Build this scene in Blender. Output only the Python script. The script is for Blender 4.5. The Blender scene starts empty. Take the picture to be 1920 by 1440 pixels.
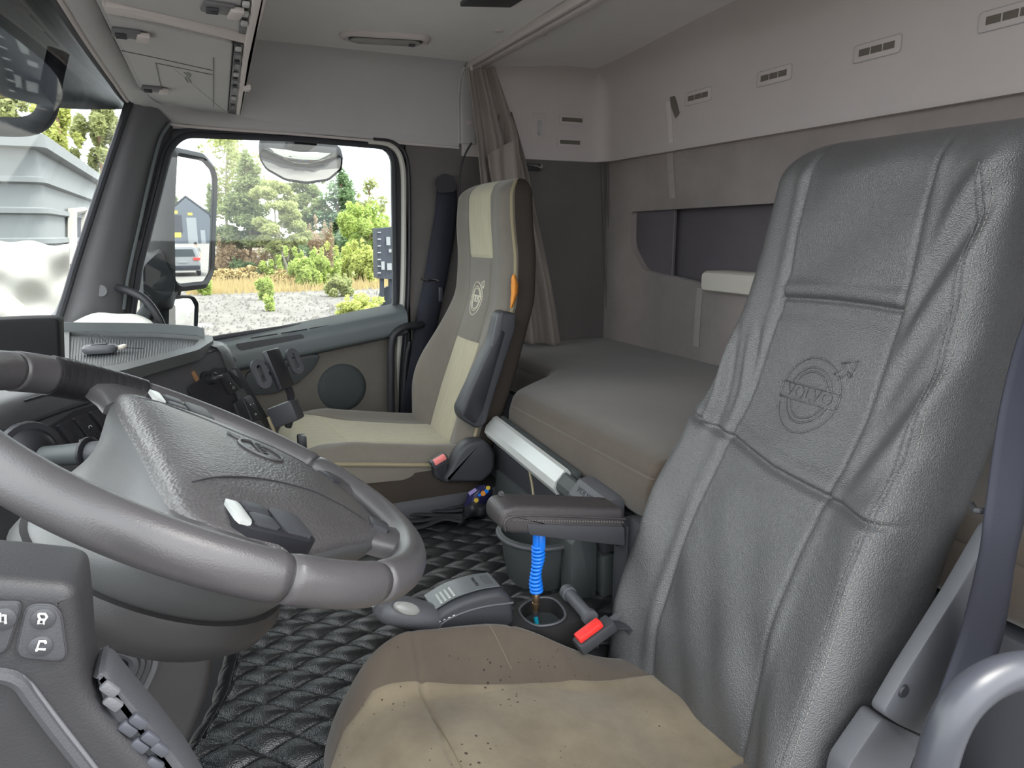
import bpy, bmesh, math, random
import numpy as np
from mathutils import Vector, Matrix

# ------------------------------------------------------------------ camera
SC = bpy.context.scene
COL = SC.collection
F_PX = 1330.0
VPX, VPY = 343.0, 437.0
EYE = np.array([0.0, 0.0, 1.15])
PITCH = math.atan((720 - VPY) / F_PX)
YAW = math.atan(-(VPX - 960) / F_PX * math.cos(PITCH))
FWD = np.array([math.sin(YAW)*math.cos(PITCH), math.cos(YAW)*math.cos(PITCH), -math.sin(PITCH)])
RGT = np.array([math.cos(YAW), -math.sin(YAW), 0.0])
UPV = np.cross(RGT, FWD)
cam = bpy.data.cameras.new('camera'); camo = bpy.data.objects.new('camera', cam); COL.objects.link(camo)
camo.matrix_world = Matrix(((RGT[0], UPV[0], -FWD[0], EYE[0]), (RGT[1], UPV[1], -FWD[1], EYE[1]),
                            (RGT[2], UPV[2], -FWD[2], EYE[2]), (0, 0, 0, 1)))
cam.sensor_width = 36; cam.sensor_fit = 'HORIZONTAL'; cam.lens = F_PX/1920*36
cam.clip_start = .02; cam.clip_end = 500
SC.camera = camo

# ------------------------------------------------------------------ sky, sun, exposure
SC.view_settings.view_transform = 'Standard'
SC.view_settings.look = 'None'
SC.view_settings.gamma = 1
SC.view_settings.use_curve_mapping = False
SC.view_settings.exposure = 2.42
w = bpy.data.worlds.new('sky'); SC.world = w; w.use_nodes = True
nt = w.node_tree; nt.nodes.clear()
o_ = nt.nodes.new('ShaderNodeOutputWorld'); bg = nt.nodes.new('ShaderNodeBackground')
tc = nt.nodes.new('ShaderNodeTexCoord'); nz = nt.nodes.new('ShaderNodeTexNoise'); rp = nt.nodes.new('ShaderNodeValToRGB')
nz.inputs['Scale'].default_value = 3.0; nz.inputs['Detail'].default_value = 6
rp.color_ramp.elements[0].position = .38; rp.color_ramp.elements[0].color = (.56, .66, .75, 1)
rp.color_ramp.elements[1].position = .56; rp.color_ramp.elements[1].color = (1, .992, .975, 1)
nt.links.new(tc.outputs['Generated'], nz.inputs['Vector']); nt.links.new(nz.outputs['Fac'], rp.inputs['Fac'])
nt.links.new(rp.outputs['Color'], bg.inputs['Color']); bg.inputs['Strength'].default_value = 1.0
nt.links.new(bg.outputs['Background'], o_.inputs['Surface'])
sun = bpy.data.lights.new('sun', 'SUN'); sun.energy = 1.6; sun.angle = math.radians(25); sun.color = (1, .96, .9)
suno = bpy.data.objects.new('sun', sun); COL.objects.link(suno)
suno.rotation_euler = Vector((-.55, .25, -1)).to_track_quat('-Z', 'Y').to_euler()

# ------------------------------------------------------------------ helpers
rng = np.random.default_rng(7)
random.seed(7)
def P(u, v, x=None, y=None, z=None):
    """point of a world plane (x, y or z given) seen at pixel u, v"""
    r = FWD + RGT*(u-960)/F_PX - UPV*(v-720)/F_PX
    if x is not None: t = (x-EYE[0])/r[0]
    elif y is not None: t = (y-EYE[1])/r[1]
    else: t = (z-EYE[2])/r[2]
    return EYE + r*t
def A(*p): return np.array(p, float)
def nrm(v): v = np.asarray(v, float); return v/np.linalg.norm(v)

MATS = {}
def mat(name, col, rough=.6, spec=.4, metal=0, var=.08, vscale=6, bump=0, bscale=300, btype='noise', sheen=0, coat=0, speck=None, stretch=None, col2=None):
    if name in MATS: return MATS[name]
    m = bpy.data.materials.new(name); m.use_nodes = True; nt = m.node_tree; b = nt.nodes['Principled BSDF']
    L = nt.links.new
    tc = nt.nodes.new('ShaderNodeTexCoord'); co = tc.outputs['Object']
    if stretch:
        mp = nt.nodes.new('ShaderNodeMapping'); mp.inputs['Scale'].default_value = stretch; L(co, mp.inputs['Vector']); cs = mp.outputs['Vector']
    else: cs = co
    c = (*col, 1)
    n = nt.nodes.new('ShaderNodeTexNoise'); n.inputs['Scale'].default_value = vscale; n.inputs['Detail'].default_value = 5
    n.inputs['Roughness'].default_value = .65
    L(cs, n.inputs['Vector'])
    r = nt.nodes.new('ShaderNodeValToRGB'); r.color_ramp.elements[0].position = .3; r.color_ramp.elements[1].position = .7
    a2 = col2 if col2 else col
    r.color_ramp.elements[0].color = (*[max(0, k*(1-var)) for k in col], 1)
    r.color_ramp.elements[1].color = (*[min(1, k*(1+var)) for k in a2], 1)
    L(n.outputs['Fac'], r.inputs['Fac']); out = r.outputs['Color']
    if speck:
        scol, sscale, thr = speck
        v = nt.nodes.new('ShaderNodeTexVoronoi'); v.inputs['Scale'].default_value = sscale; L(co, v.inputs['Vector'])
        n2 = nt.nodes.new('ShaderNodeTexNoise'); n2.inputs['Scale'].default_value = sscale*.12; L(co, n2.inputs['Vector'])
        mr = nt.nodes.new('ShaderNodeMapRange'); mr.inputs['From Min'].default_value = .45; mr.inputs['From Max'].default_value = .75
        mr.inputs['To Min'].default_value = 0; mr.inputs['To Max'].default_value = thr; L(n2.outputs['Fac'], mr.inputs['Value'])
        lt = nt.nodes.new('ShaderNodeMath'); lt.operation = 'LESS_THAN'; L(v.outputs['Distance'], lt.inputs[0]); L(mr.outputs['Result'], lt.inputs[1])
        mx = nt.nodes.new('ShaderNodeMix'); mx.data_type = 'RGBA'; L(lt.outputs[0], mx.inputs['Factor']); L(out, mx.inputs[6]); mx.inputs[7].default_value = (*scol, 1)
        out = mx.outputs[2]
    L(out, b.inputs['Base Color'])
    b.inputs['Roughness'].default_value = rough; b.inputs['Specular IOR Level'].default_value = spec; b.inputs['Metallic'].default_value = metal
    if sheen: b.inputs['Sheen Weight'].default_value = sheen; b.inputs['Sheen Roughness'].default_value = .5
    if coat: b.inputs['Coat Weight'].default_value = coat; b.inputs['Coat Roughness'].default_value = .25
    if bump:
        if btype == 'noise':
            t = nt.nodes.new('ShaderNodeTexNoise'); t.inputs['Detail'].default_value = 3; o = t.outputs['Fac']
        else:
            t = nt.nodes.new('ShaderNodeTexVoronoi'); o = t.outputs['Distance']
        t.inputs['Scale'].default_value = bscale; L(cs if stretch else co, t.inputs['Vector'])
        bp = nt.nodes.new('ShaderNodeBump'); bp.inputs['Strength'].default_value = bump; bp.inputs['Distance'].default_value = .001
        L(o, bp.inputs['Height']); L(bp.outputs['Normal'], b.inputs['Normal'])
    MATS[name] = m; return m
def srgb(r, g, b):
    f = lambda c: (c/255/12.92) if c/255 <= .04045 else ((c/255+.055)/1.055)**2.4
    return (f(r), f(g), f(b))

def thing(name, label=None, cat=None, loc=(0, 0, 0), group=None, kind=None):
    o = bpy.data.objects.new(name, None); COL.objects.link(o); o.location = tuple(float(k) for k in loc); o.empty_display_size = .05
    return tag(o, label, cat, group, kind)
def tag(o, label=None, cat=None, group=None, kind=None):
    if label: o['label'] = label
    if cat: o['category'] = cat
    if group: o['group'] = group
    if kind: o['kind'] = kind
    return o
def wloc(o):
    l = np.array(o.location)
    while o.parent: o = o.parent; l = l + np.array(o.location)
    return l
def ob(name, vf, m, parent=None, smooth=40, base=None, kind=None):
    """one mesh object from world-space (verts, faces); origin at its own base or at its parent's"""
    V, Fc = vf; V = np.asarray(V, float).reshape(-1, 3)
    if parent is not None: org = wloc(parent); loc = (0, 0, 0)
    else:
        org = A((V[:, 0].min()+V[:, 0].max())/2, (V[:, 1].min()+V[:, 1].max())/2, V[:, 2].min()) if base is None else np.asarray(base, float)
        loc = tuple(org)
    me = bpy.data.meshes.new(name)
    me.from_pydata((V-org).tolist(), [], [list(map(int, f)) for f in Fc] if not isinstance(Fc, np.ndarray) else Fc.tolist())
    if smooth:
        me.polygons.foreach_set('use_smooth', [True]*len(me.polygons))
        if smooth < 180: me.set_sharp_from_angle(angle=math.radians(smooth))
    me.materials.append(m); me.update()
    o = bpy.data.objects.new(name, me); COL.objects.link(o); o.location = loc
    if parent is not None: o.parent = parent
    if kind: o['kind'] = kind
    return o
def struct(name, vf, m, label, smooth=40, cat=None):
    o = ob(name, vf, m, None, smooth); tag(o, label, cat, None, 'structure'); return o
def join(*parts):
    Vs, Fs, n = [], [], 0
    for V, Fc in parts:
        V = np.asarray(V, float).reshape(-1, 3); Vs.append(V); Fs += [[int(i)+n for i in f] for f in Fc]; n += len(V)
    return np.concatenate(Vs), Fs
def from_bm(bm):
    bm.verts.index_update()
    r = np.array([v.co[:] for v in bm.verts]), [[v.index for v in f.verts] for f in bm.faces]
    bm.free(); return r
def frame(o, ex, ey, ez): return np.asarray(o, float), np.stack([nrm(ex), nrm(ey), nrm(ez)])
def place(vf, o, ex=(1, 0, 0), ey=(0, 1, 0), ez=None):
    V, Fc = vf; ex = nrm(ex); ey = nrm(ey); ez = np.cross(ex, ey) if ez is None else nrm(ez)
    V = np.asarray(V); return np.asarray(o)+V[:, :1]*ex+V[:, 1:2]*ey+V[:, 2:3]*ez, Fc
def box(c, s, bev=.004, seg=2, ex=(1, 0, 0), ey=(0, 1, 0), taper=None):
    bm = bmesh.new(); bmesh.ops.create_cube(bm, size=1)
    for v in bm.verts:
        v.co = Vector((v.co.x*s[0], v.co.y*s[1], v.co.z*s[2]))
        if taper and v.co.z > 0: v.co.x *= taper[0]; v.co.y *= taper[1]
    if bev: bmesh.ops.bevel(bm, geom=bm.edges[:], offset=min(bev, .49*min(s)), segments=seg, profile=.5, affect='EDGES')
    return place(from_bm(bm), c, ex, ey)
def bx(x0, x1, y0, y1, z0, z1, bev=.004, seg=2): return box(((x0+x1)/2, (y0+y1)/2, (z0+z1)/2), (abs(x1-x0), abs(y1-y0), abs(z1-z0)), bev, seg)
def plate(pts, vec, bev=0, seg=2):
    bm = bmesh.new(); vs = [bm.verts.new(tuple(p)) for p in pts]; f = bm.faces.new(vs)
    r = bmesh.ops.extrude_face_region(bm, geom=[f]); nv = [g for g in r['geom'] if isinstance(g, bmesh.types.BMVert)]
    bmesh.ops.translate(bm, verts=nv, vec=Vector(tuple(vec)))
    bmesh.ops.recalc_face_normals(bm, faces=bm.faces[:])
    if bev:
        ed = [e for e in bm.edges if len(e.link_faces) == 2 and e.calc_face_angle(0) > .6]
        bmesh.ops.bevel(bm, geom=ed, offset=bev, segments=seg, profile=.5, affect='EDGES')
    return from_bm(bm)
def plate_holes(outer, holes, vec):
    """flat plate with holes; outer / holes are lists of 3-D points in one plane"""
    bm = bmesh.new(); vec = np.asarray(vec, float); loops = []
    for lp in [outer]+holes:
        vs = [bm.verts.new(tuple(p)) for p in lp]; loops.append(vs)
        for i in range(len(vs)): bm.edges.new((vs[i-1], vs[i]))
    bmesh.ops.triangle_fill(bm, edges=bm.edges[:], use_beauty=True)
    fs = bm.faces[:]
    back = {}
    for vs in loops:
        for v in vs: back[v] = bm.verts.new(v.co+Vector(tuple(vec)))
    for f in fs: bm.faces.new([back[v] for v in reversed(f.verts[:])])
    for vs in loops:
        for i in range(len(vs)): bm.faces.new((vs[i-1], vs[i], back[vs[i]], back[vs[i-1]]))
    bmesh.ops.recalc_face_normals(bm, faces=bm.faces[:])
    return from_bm(bm)
def rpoly(pts, r, seg=5):
    """round the corners of a closed polygon"""
    pts = [np.asarray(p, float) for p in pts]; out = []; n = len(pts)
    rs = r if hasattr(r, '__len__') else [r]*n
    for i in range(n):
        p, a, b = pts[i], pts[i-1], pts[(i+1) % n]
        da, db = np.linalg.norm(a-p), np.linalg.norm(b-p); k = min(rs[i], .48*da, .48*db)
        if k < 1e-5: out.append(p); continue
        p0 = p+(a-p)/da*k; p1 = p+(b-p)/db*k
        for t in np.linspace(0, 1, seg+1): out.append((1-t)**2*p0+2*t*(1-t)*p+t*t*p1)
    return out
def spline(pts, n=40, closed=False):
    p = np.asarray(pts, float); m = len(p)
    if closed: q = np.concatenate([p[-1:], p, p[:2]]); segs = m
    else: q = np.concatenate([2*p[:1]-p[1:2], p, 2*p[-1:]-p[-2:-1]]); segs = m-1
    T = np.linspace(0, segs, n, endpoint=not closed); out = []
    for t in T:
        i = min(int(t), segs-1); f = t-i; a, b, c, d = q[i], q[i+1], q[i+2], q[i+3]
        out.append(.5*((2*b)+(-a+c)*f+(2*a-5*b+4*c-d)*f*f+(-a+3*b-3*c+d)*f**3))
    return np.array(out)
def tube(path, r, n=10, closed=False, caps=True, flat=None, up=None):
    """tube along a path; flat=(a,b) scales the two section axes"""
    p = np.asarray(path, float); m = len(p); r = np.broadcast_to(np.asarray(r, float), (m,))
    if closed: t = np.roll(p, -1, 0)-np.roll(p, 1, 0)
    else: t = np.gradient(p, axis=0)
    t /= np.linalg.norm(t, axis=1)[:, None]+1e-12
    u0 = np.asarray(up, float) if up is not None else (A(0, 0, 1) if abs(t[0][2]) < .9 else A(1, 0, 0))
    V = []; prev = None
    for i in range(m):
        u = u0 if (prev is None or up is not None) else prev
        s = np.cross(t[i], u); s /= np.linalg.norm(s)+1e-12; u = np.cross(s, t[i]); prev = u
        a = np.linspace(0, 2*np.pi, n, endpoint=False); fa, fb = flat if flat else (1, 1)
        V.append(p[i]+r[i]*(np.cos(a)[:, None]*s*fa+np.sin(a)[:, None]*u*fb))
    V = np.concatenate(V); Fs = []
    for i in range(m if closed else m-1):
        j = (i+1) % m
        for k in range(n): Fs.append([i*n+k, i*n+(k+1) % n, j*n+(k+1) % n, j*n+k])
    if caps and not closed: Fs += [list(range(n))[::-1], [(m-1)*n+k for k in range(n)]]
    return V, Fs
def loft(loops, closed=True, caps=True, wrap=False):
    loops = [np.asarray(l, float) for l in loops]; n = len(loops[0]); m = len(loops); V = np.concatenate(loops); Fs = []
    for i in range(m if wrap else m-1):
        j = (i+1) % m
        for k in range(n if closed else n-1): Fs.append([i*n+k, i*n+(k+1) % n, j*n+(k+1) % n, j*n+k])
    if caps and closed and not wrap: Fs += [list(range(n))[::-1], [(m-1)*n+k for k in range(n)]]
    return V, Fs
def gridf(G, closed_u=False, closed_v=False):
    """faces of a (nv, nu, 3) grid"""
    G = np.asarray(G, float); nv, nu = G.shape[:2]; idx = np.arange(nv*nu).reshape(nv, nu)
    if closed_u: idx = np.concatenate([idx, idx[:, :1]], 1)
    if closed_v: idx = np.concatenate([idx, idx[:1]], 0)
    Fc = np.stack([idx[:-1, :-1], idx[:-1, 1:], idx[1:, 1:], idx[1:, :-1]], -1).reshape(-1, 4)
    return G.reshape(-1, 3), Fc
def subset(vf, mask):
    V, Fc = vf; Fc = np.asarray(Fc)[mask]; used, inv = np.unique(Fc, return_inverse=True)
    return V[used], inv.reshape(Fc.shape)
def lathe(prof, o, axis=(0, 0, 1), n=28):
    """prof: list of (radius, height)"""
    ez = nrm(axis); ex = nrm(np.cross(ez, A(0, 1, 0) if abs(ez[1]) < .9 else A(1, 0, 0))); ey = np.cross(ez, ex); a = np.linspace(0, 2*np.pi, n, endpoint=False)
    loops = [np.asarray(o)+h*ez+max(r, 1e-4)*(np.cos(a)[:, None]*ex+np.sin(a)[:, None]*ey) for r, h in prof]
    return loft(loops)
def sheet(vf, th, d):
    """give an open surface thickness th along direction d"""
    V, Fc = vf; V = np.asarray(V); n = len(V); Fl = [list(map(int, f)) for f in Fc]
    cnt = {}
    for f in Fl:
        for i in range(len(f)):
            e = (f[i], f[(i+1) % len(f)]); k = (min(e), max(e)); cnt.setdefault(k, []).append(e)
    side = [[e[1], e[0], e[0]+n, e[1]+n] for k, l in cnt.items() if len(l) == 1 for e in l]
    return np.concatenate([V, V+th*np.asarray(d, float)]), Fl+[[i+n for i in f[::-1]] for f in Fl]+side
def text_vf(s, size, depth=.0005, sp=1.0):
    c = bpy.data.curves.new('t', 'FONT'); c.body = s; c.size = size; c.align_x = 'CENTER'; c.align_y = 'CENTER'; c.extrude = depth; c.space_character = sp; c.resolution_u = 3
    o = bpy.data.objects.new('t', c); COL.objects.link(o); dg = bpy.context.evaluated_depsgraph_get(); dg.update()
    me = bpy.data.meshes.new_from_object(o.evaluated_get(dg))
    V = np.array([v.co[:] for v in me.vertices]).reshape(-1, 3); Fc = [list(p.vertices) for p in me.polygons]
    bpy.data.objects.remove(o); bpy.data.curves.remove(c); bpy.data.meshes.remove(me)
    return V, Fc
def sfun(zs, xs, k=15):
    """smoothed 1-D profile"""
    zs = np.asarray(zs, float); xs = np.asarray(xs, float); o = np.argsort(zs); zs, xs = zs[o], xs[o]
    g = np.linspace(zs[0], zs[-1], 300); f = np.interp(g, zs, xs); ker = np.hanning(2*k+3)[1:-1]; ker /= ker.sum()
    f = np.convolve(np.pad(f, k, mode='reflect', reflect_type='odd'), ker, 'valid')
    return lambda z: np.interp(z, g, f)
def sstep(a, b, x): t = np.clip((np.asarray(x, float)-a)/(b-a), 0, 1); return t*t*(3-2*t)
def gs(d, s): return np.exp(-(np.asarray(d)/s)**2)

# ------------------------------------------------------------------ materials
M = {}
M['headliner'] = mat('headliner', srgb(220, 217, 215), .95, .15, var=.05, vscale=3, bump=.35, bscale=900, sheen=.2)
M['side_liner'] = mat('side_liner', srgb(186, 185, 185), .95, .15, var=.05, vscale=3, bump=.3, bscale=900)
M['rear_cab'] = mat('rear_cab', srgb(202, 194, 192), .85, .2, var=.04, vscale=3, bump=.2, bscale=700)
M['rear_wall'] = mat('rear_wall', srgb(150, 141, 138), .95, .1, var=.12, vscale=5, bump=.4, bscale=800, sheen=.15)
M['rear_dark'] = mat('rear_dark', srgb(106, 100, 104), .9, .15, var=.08, vscale=4, bump=.2, bscale=500)
M['pillar_fab'] = mat('pillar_fab', srgb(106, 102, 100), .95, .1, var=.08, vscale=5, bump=.3, bscale=800)
M['pillar'] = mat('pillar', srgb(108, 108, 111), .6, .35, var=.04, bump=.2, bscale=900)
M['black'] = mat('black', srgb(46, 46, 50), .5, .4, var=.06, bump=.15, bscale=900)
M['rubber'] = mat('rubber', srgb(52, 53, 58), .6, .35, var=.05)
M['paint'] = mat('paint', srgb(196, 194, 186), .45, .4, var=.02)
M['door_top'] = mat('door_top', srgb(98, 104, 106), .55, .4, var=.04, bump=.25, bscale=900)
M['door_fab'] = mat('door_fab', srgb(104, 100, 94), .9, .15, var=.08, vscale=8, bump=.4, bscale=900)
M['speaker'] = mat('speaker', srgb(62, 67, 69), .7, .3, var=.04, bump=.5, bscale=700, btype='v')
M['dash'] = mat('dash', srgb(70, 70, 73), .55, .4, var=.05, bump=.35, bscale=900)
M['dash_light'] = mat('dash_light', srgb(68, 70, 71), .5, .4, var=.05, bump=.3, bscale=900)
M['panel_black'] = mat('panel_black', srgb(36, 36, 41), .45, .4, var=.06)
M['glyph'] = mat('glyph', srgb(205, 205, 205), .6, .3, var=.02)
M['grey_plastic'] = mat('grey_plastic', srgb(66, 70, 71), .5, .4, var=.05, bump=.2, bscale=900)
M['dark_plastic'] = mat('dark_plastic', srgb(58, 59, 63), .5, .4, var=.06, bump=.25, bscale=900)
M['mid_plastic'] = mat('mid_plastic', srgb(84, 85, 89), .5, .4, var=.06, bump=.25, bscale=900)
M['wheel'] = mat('wheel', srgb(72, 70, 72), .36, .6, var=.10, vscale=14, bump=.25, bscale=700)
M['wheel_pad'] = mat('wheel_pad', srgb(78, 76, 77), .36, .6, var=.08, vscale=14, bump=.6, bscale=330, btype='v')
M['wheel_grey'] = mat('wheel_grey', srgb(74, 75, 76), .42, .5, var=.05, vscale=10, bump=.2, bscale=700)
M['tape'] = mat('tape', srgb(34, 33, 36), .35, .5, var=.15, vscale=40)
M['silver'] = mat('silver', srgb(205, 208, 206), .4, .5, metal=.35, var=.02)
M['chrome'] = mat('chrome', srgb(200, 200, 202), .2, .5, metal=1, var=.02)
M['leather'] = mat('leather', srgb(78, 78, 79), .36, .75, var=.07, vscale=9, bump=.8, bscale=520, btype='v')
M['arm_leather'] = mat('arm_leather', srgb(62, 59, 60), .42, .5, var=.08, vscale=20, bump=.4, bscale=600, btype='v')
M['mat_leather'] = mat('mat_leather', srgb(30, 32, 34), .26, .8, var=.10, vscale=12, bump=.45, bscale=600, btype='v')
M['dark_fabric'] = mat('dark_fabric', srgb(112, 107, 99), .95, .1, var=.09, vscale=9, bump=.5, bscale=900, sheen=.25)
M['beige'] = mat('beige', srgb(172, 166, 143), .95, .1, var=.09, vscale=40, bump=.5, bscale=500, sheen=.2, stretch=(1, 3, .25))
M['shell'] = mat('shell', srgb(60, 54, 49), .9, .15, var=.08, vscale=9, bump=.4, bscale=900)
M['piping'] = mat('piping', srgb(140, 131, 108), .9, .1, var=.06)
M['driver_dark'] = mat('driver_dark', srgb(86, 77, 68), .95, .1, var=.10, vscale=9, bump=.5, bscale=900, sheen=.25, speck=(srgb(52, 46, 40), 90, .2))
M['driver_tan'] = mat('driver_tan', srgb(117, 105, 87), .95, .1, var=.11, vscale=9, bump=.5, bscale=900, sheen=.2, speck=(srgb(62, 48, 40), 75, .23), col2=srgb(130, 119, 100))
M['bunk'] = mat('bunk', srgb(80, 72, 64), .95, .1, var=.14, vscale=5, bump=.5, bscale=700, sheen=.25)
M['thread'] = mat('thread', srgb(132, 128, 124), .9, .1, var=.05)
M['curtain'] = mat('curtain', srgb(146, 137, 130), .95, .1, var=.06, vscale=10, bump=.4, bscale=900, sheen=.2)
M['navy'] = mat('navy', srgb(46, 47, 56), .75, .25, var=.06, bump=.3, bscale=1200)
M['red'] = mat('red', srgb(226, 52, 48), .45, .45, var=.05)
M['pink'] = mat('pink', srgb(224, 126, 122), .5, .4, var=.04)
M['blue'] = mat('blue', srgb(24, 118, 226), .35, .5, var=.05)
M['teal'] = mat('teal', srgb(8, 142, 168), .4, .5, var=.05)
M['orange'] = mat('orange', srgb(214, 138, 58), .6, .3, var=.08)
M['emblem_line'] = mat('emblem_line', srgb(222, 216, 198), .8, .2, var=.02)
M['tape_clear'] = mat('tape_clear', srgb(166, 158, 154), .35, .5, var=.08, vscale=30)
M['pad_white'] = mat('pad_white', srgb(206, 200, 190), .9, .2, var=.03, bump=.2, bscale=600)
M['steel_grey'] = mat('steel_grey', srgb(60, 62, 69), .38, .5, var=.08, vscale=20)
M['orange_dull'] = mat('orange_dull', srgb(128, 96, 66), .6, .3, var=.1, vscale=60)
M['brass'] = mat('brass', srgb(128, 106, 82), .35, .5, metal=.8, var=.1, vscale=90)
M['packet_blue'] = mat('packet_blue', srgb(38, 36, 74), .3, .5, var=.25, vscale=40)
M['yellow'] = mat('yellow', srgb(206, 176, 62), .5, .4, var=.1)
M['lilac'] = mat('lilac', srgb(150, 140, 190), .4, .4, var=.05)
M['pod'] = mat('pod', srgb(42, 42, 45), .5, .4, var=.05, bump=.25, bscale=900)
M['binnacle'] = mat('binnacle', srgb(16, 17, 20), .7, .2, var=.05)
M['white_sheet'] = mat('white_sheet', srgb(236, 234, 228), .5, .4, var=.03)
M['column'] = mat('column', srgb(44, 43, 44), .45, .4, var=.08, bump=.25, bscale=700)
M['satin'] = mat('satin', srgb(98, 102, 104), .32, .6, var=.04)
M['satin_light'] = mat('satin_light', srgb(136, 136, 134), .3, .6, var=.04)
M['seam'] = mat('seam', srgb(120, 109, 93), .9, .1, var=.05)
M['lens'] = mat('lens', srgb(150, 149, 143), .2, .6, var=.06, vscale=30)
M['tape_pale'] = mat('tape_pale', srgb(214, 208, 205), .3, .5, var=.05, vscale=30)
def glass_mat(name, tint=(1, 1, 1), gloss=.06):
    m = bpy.data.materials.new(name); m.use_nodes = True; nt = m.node_tree; nt.nodes.clear()
    o = nt.nodes.new('ShaderNodeOutputMaterial'); mx = nt.nodes.new('ShaderNodeMixShader'); t = nt.nodes.new('ShaderNodeBsdfTransparent'); g = nt.nodes.new('ShaderNodeBsdfGlossy')
    fr = nt.nodes.new('ShaderNodeFresnel'); fr.inputs['IOR'].default_value = 1.35
    t.inputs['Color'].default_value = (*tint, 1); g.inputs['Roughness'].default_value = .02
    nt.links.new(fr.outputs['Fac'], mx.inputs['Fac']); nt.links.new(t.outputs['BSDF'], mx.inputs[1]); nt.links.new(g.outputs['BSDF'], mx.inputs[2]); nt.links.new(mx.outputs['Shader'], o.inputs['Surface'])
    return m
M['glass'] = glass_mat('window_glass', (.96, .985, .97))
M['visor'] = glass_mat('smoked_visor', (.20, .235, .23))
def mirror_mat():
    m = bpy.data.materials.new('mirror_glass'); m.use_nodes = True; b = m.node_tree.nodes['Principled BSDF']
    b.inputs['Base Color'].default_value = (.92, .94, .94, 1); b.inputs['Metallic'].default_value = 1; b.inputs['Roughness'].default_value = .01
    return m
M['mirror'] = mirror_mat()
# ================================================================== SETTING
D = 2.42          # inner face of the passenger side
XR = 1.476        # upper rear cabinet face
def py(lst, y=D): return [P(u, v, y=y) for u, v in lst]
# --- floor and engine tunnel
struct('floor', bx(-.55, 1.55, .22, 2.46, -.06, 0.0, 0), M['black'], 'black rubber cab floor under the seats')
tun = struct('floor_tunnel', loft([[A(x, .995, 0), A(x, 1.0, .37), A(x, 1.03, .398), A(x, 1.9, .398), A(x, 1.94, .37), A(x, 1.95, 0)] for x in (.06, .3, .6, .74)]), M['black'], 'raised engine tunnel in the middle of the cab floor')

# --- ceiling and upper liners
Yc = np.linspace(.20, 2.44, 30); Xc = np.linspace(-.3, 1.56, 26)
GX, GY = np.meshgrid(Xc, Yc)
GZ = 1.700 + .018*sstep(.93, 1.3, GX) + .012*sstep(2.3, 1.4, GY)
struct('ceiling', sheet(gridf(np.stack([GX, GY, GZ], -1)), .04, (0, 0, 1)), M['headliner'], 'light grey fabric headliner of the cab')
def liner(path, prof, wrapn=None):
    """path: list of (x, y, inward normal); prof: list of (inset, z)"""
    return [[A(x+nx*d, y+ny*d, z) for d, z in prof] for x, y, nx, ny in path]
prof = [(-.04, 1.452), (.0, 1.452), (.003, 1.462), (.004, 1.56), (.008, 1.61), (.022, 1.652), (.05, 1.684), (.09, 1.700), (.12, 1.706), (-.04, 1.74)]
pth = [(x, D, 0, -1) for x in np.linspace(.0, .895, 12)]
struct('wall_passenger_upper', loft(liner(pth, prof)), M['side_liner'], 'grey fabric side liner above the passenger window')
prof2 = [(-.05, 1.412), (.0, 1.412), (.006, 1.424), (.006, 1.60), (.012, 1.645), (.03, 1.685), (.07, 1.712), (.12, 1.722), (.15, 1.73), (-.05, 1.76)]
ang = np.linspace(0, math.pi/2, 9)
pth = [(x, D, 0, -1) for x in np.linspace(.905, 1.40, 8)] + [(XR-.07+.07*math.sin(a), D-.07+.07*math.cos(a), -math.sin(a), -math.cos(a)) for a in ang[1:]] + [(XR, y, -1, 0) for y in np.linspace(2.2, .2, 14)]
cab = struct('wall_rear_upper', loft(liner(pth, prof2)), M['rear_cab'], 'pale moulded upper liner wrapping the rear corner of the cab')
# ceiling plugs
for i, (u, v) in enumerate([(935, 57), (1016, 64)]):
    c = P(u, v, z=1.705)
    tag(ob('ceiling_plug', lathe([(.0, -.004), (.011, -.004), (.014, -.001), (.014, .004)], c, n=18), M['rear_cab']), ['round grey plug in front of the curtain rail on the ceiling', 'round grey plug behind the curtain rail on the ceiling'][i], 'plug', 'ceiling plugs')
# curtain rail
rail = thing('curtain_rail', 'pale curtain rail crossing the ceiling and bending down the side liner', 'curtain rail', (.925, 2.40, 1.44))
Y0 = .22
ob('track', join(bx(.900, .913, Y0, 2.385, 1.682, 1.706, .003), bx(.925, .950, Y0, 2.385, 1.680, 1.712, .004)), M['rear_cab'], rail)
ob('slot', bx(.912, .926, Y0, 2.385, 1.692, 1.708, 0), M['dark_plastic'], rail)
ob('drop_trim', loft([rpoly([A(.898, yy, zz), A(.955, yy, zz), A(.955, yy+.05, zz), A(.898, yy+.05, zz)], .008, 3) for yy, zz in [(2.402, 1.452), (2.402, 1.62), (2.385, 1.66), (2.36, 1.69)]]), M['side_liner'], rail)
ob('edge_bead', tube([A(.893, 2.412, 1.452), A(.893, 2.41, 1.6), A(.896, 2.395, 1.66), A(.9, 2.36, 1.692)], .006, 8), M['side_liner'], rail)
ob('button', lathe([(0, -.006), (.008, -.006), (.01, 0)], P(880, 230, y=2.402), (0, 1, 0), 14), M['rear_cab'], rail)

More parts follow.
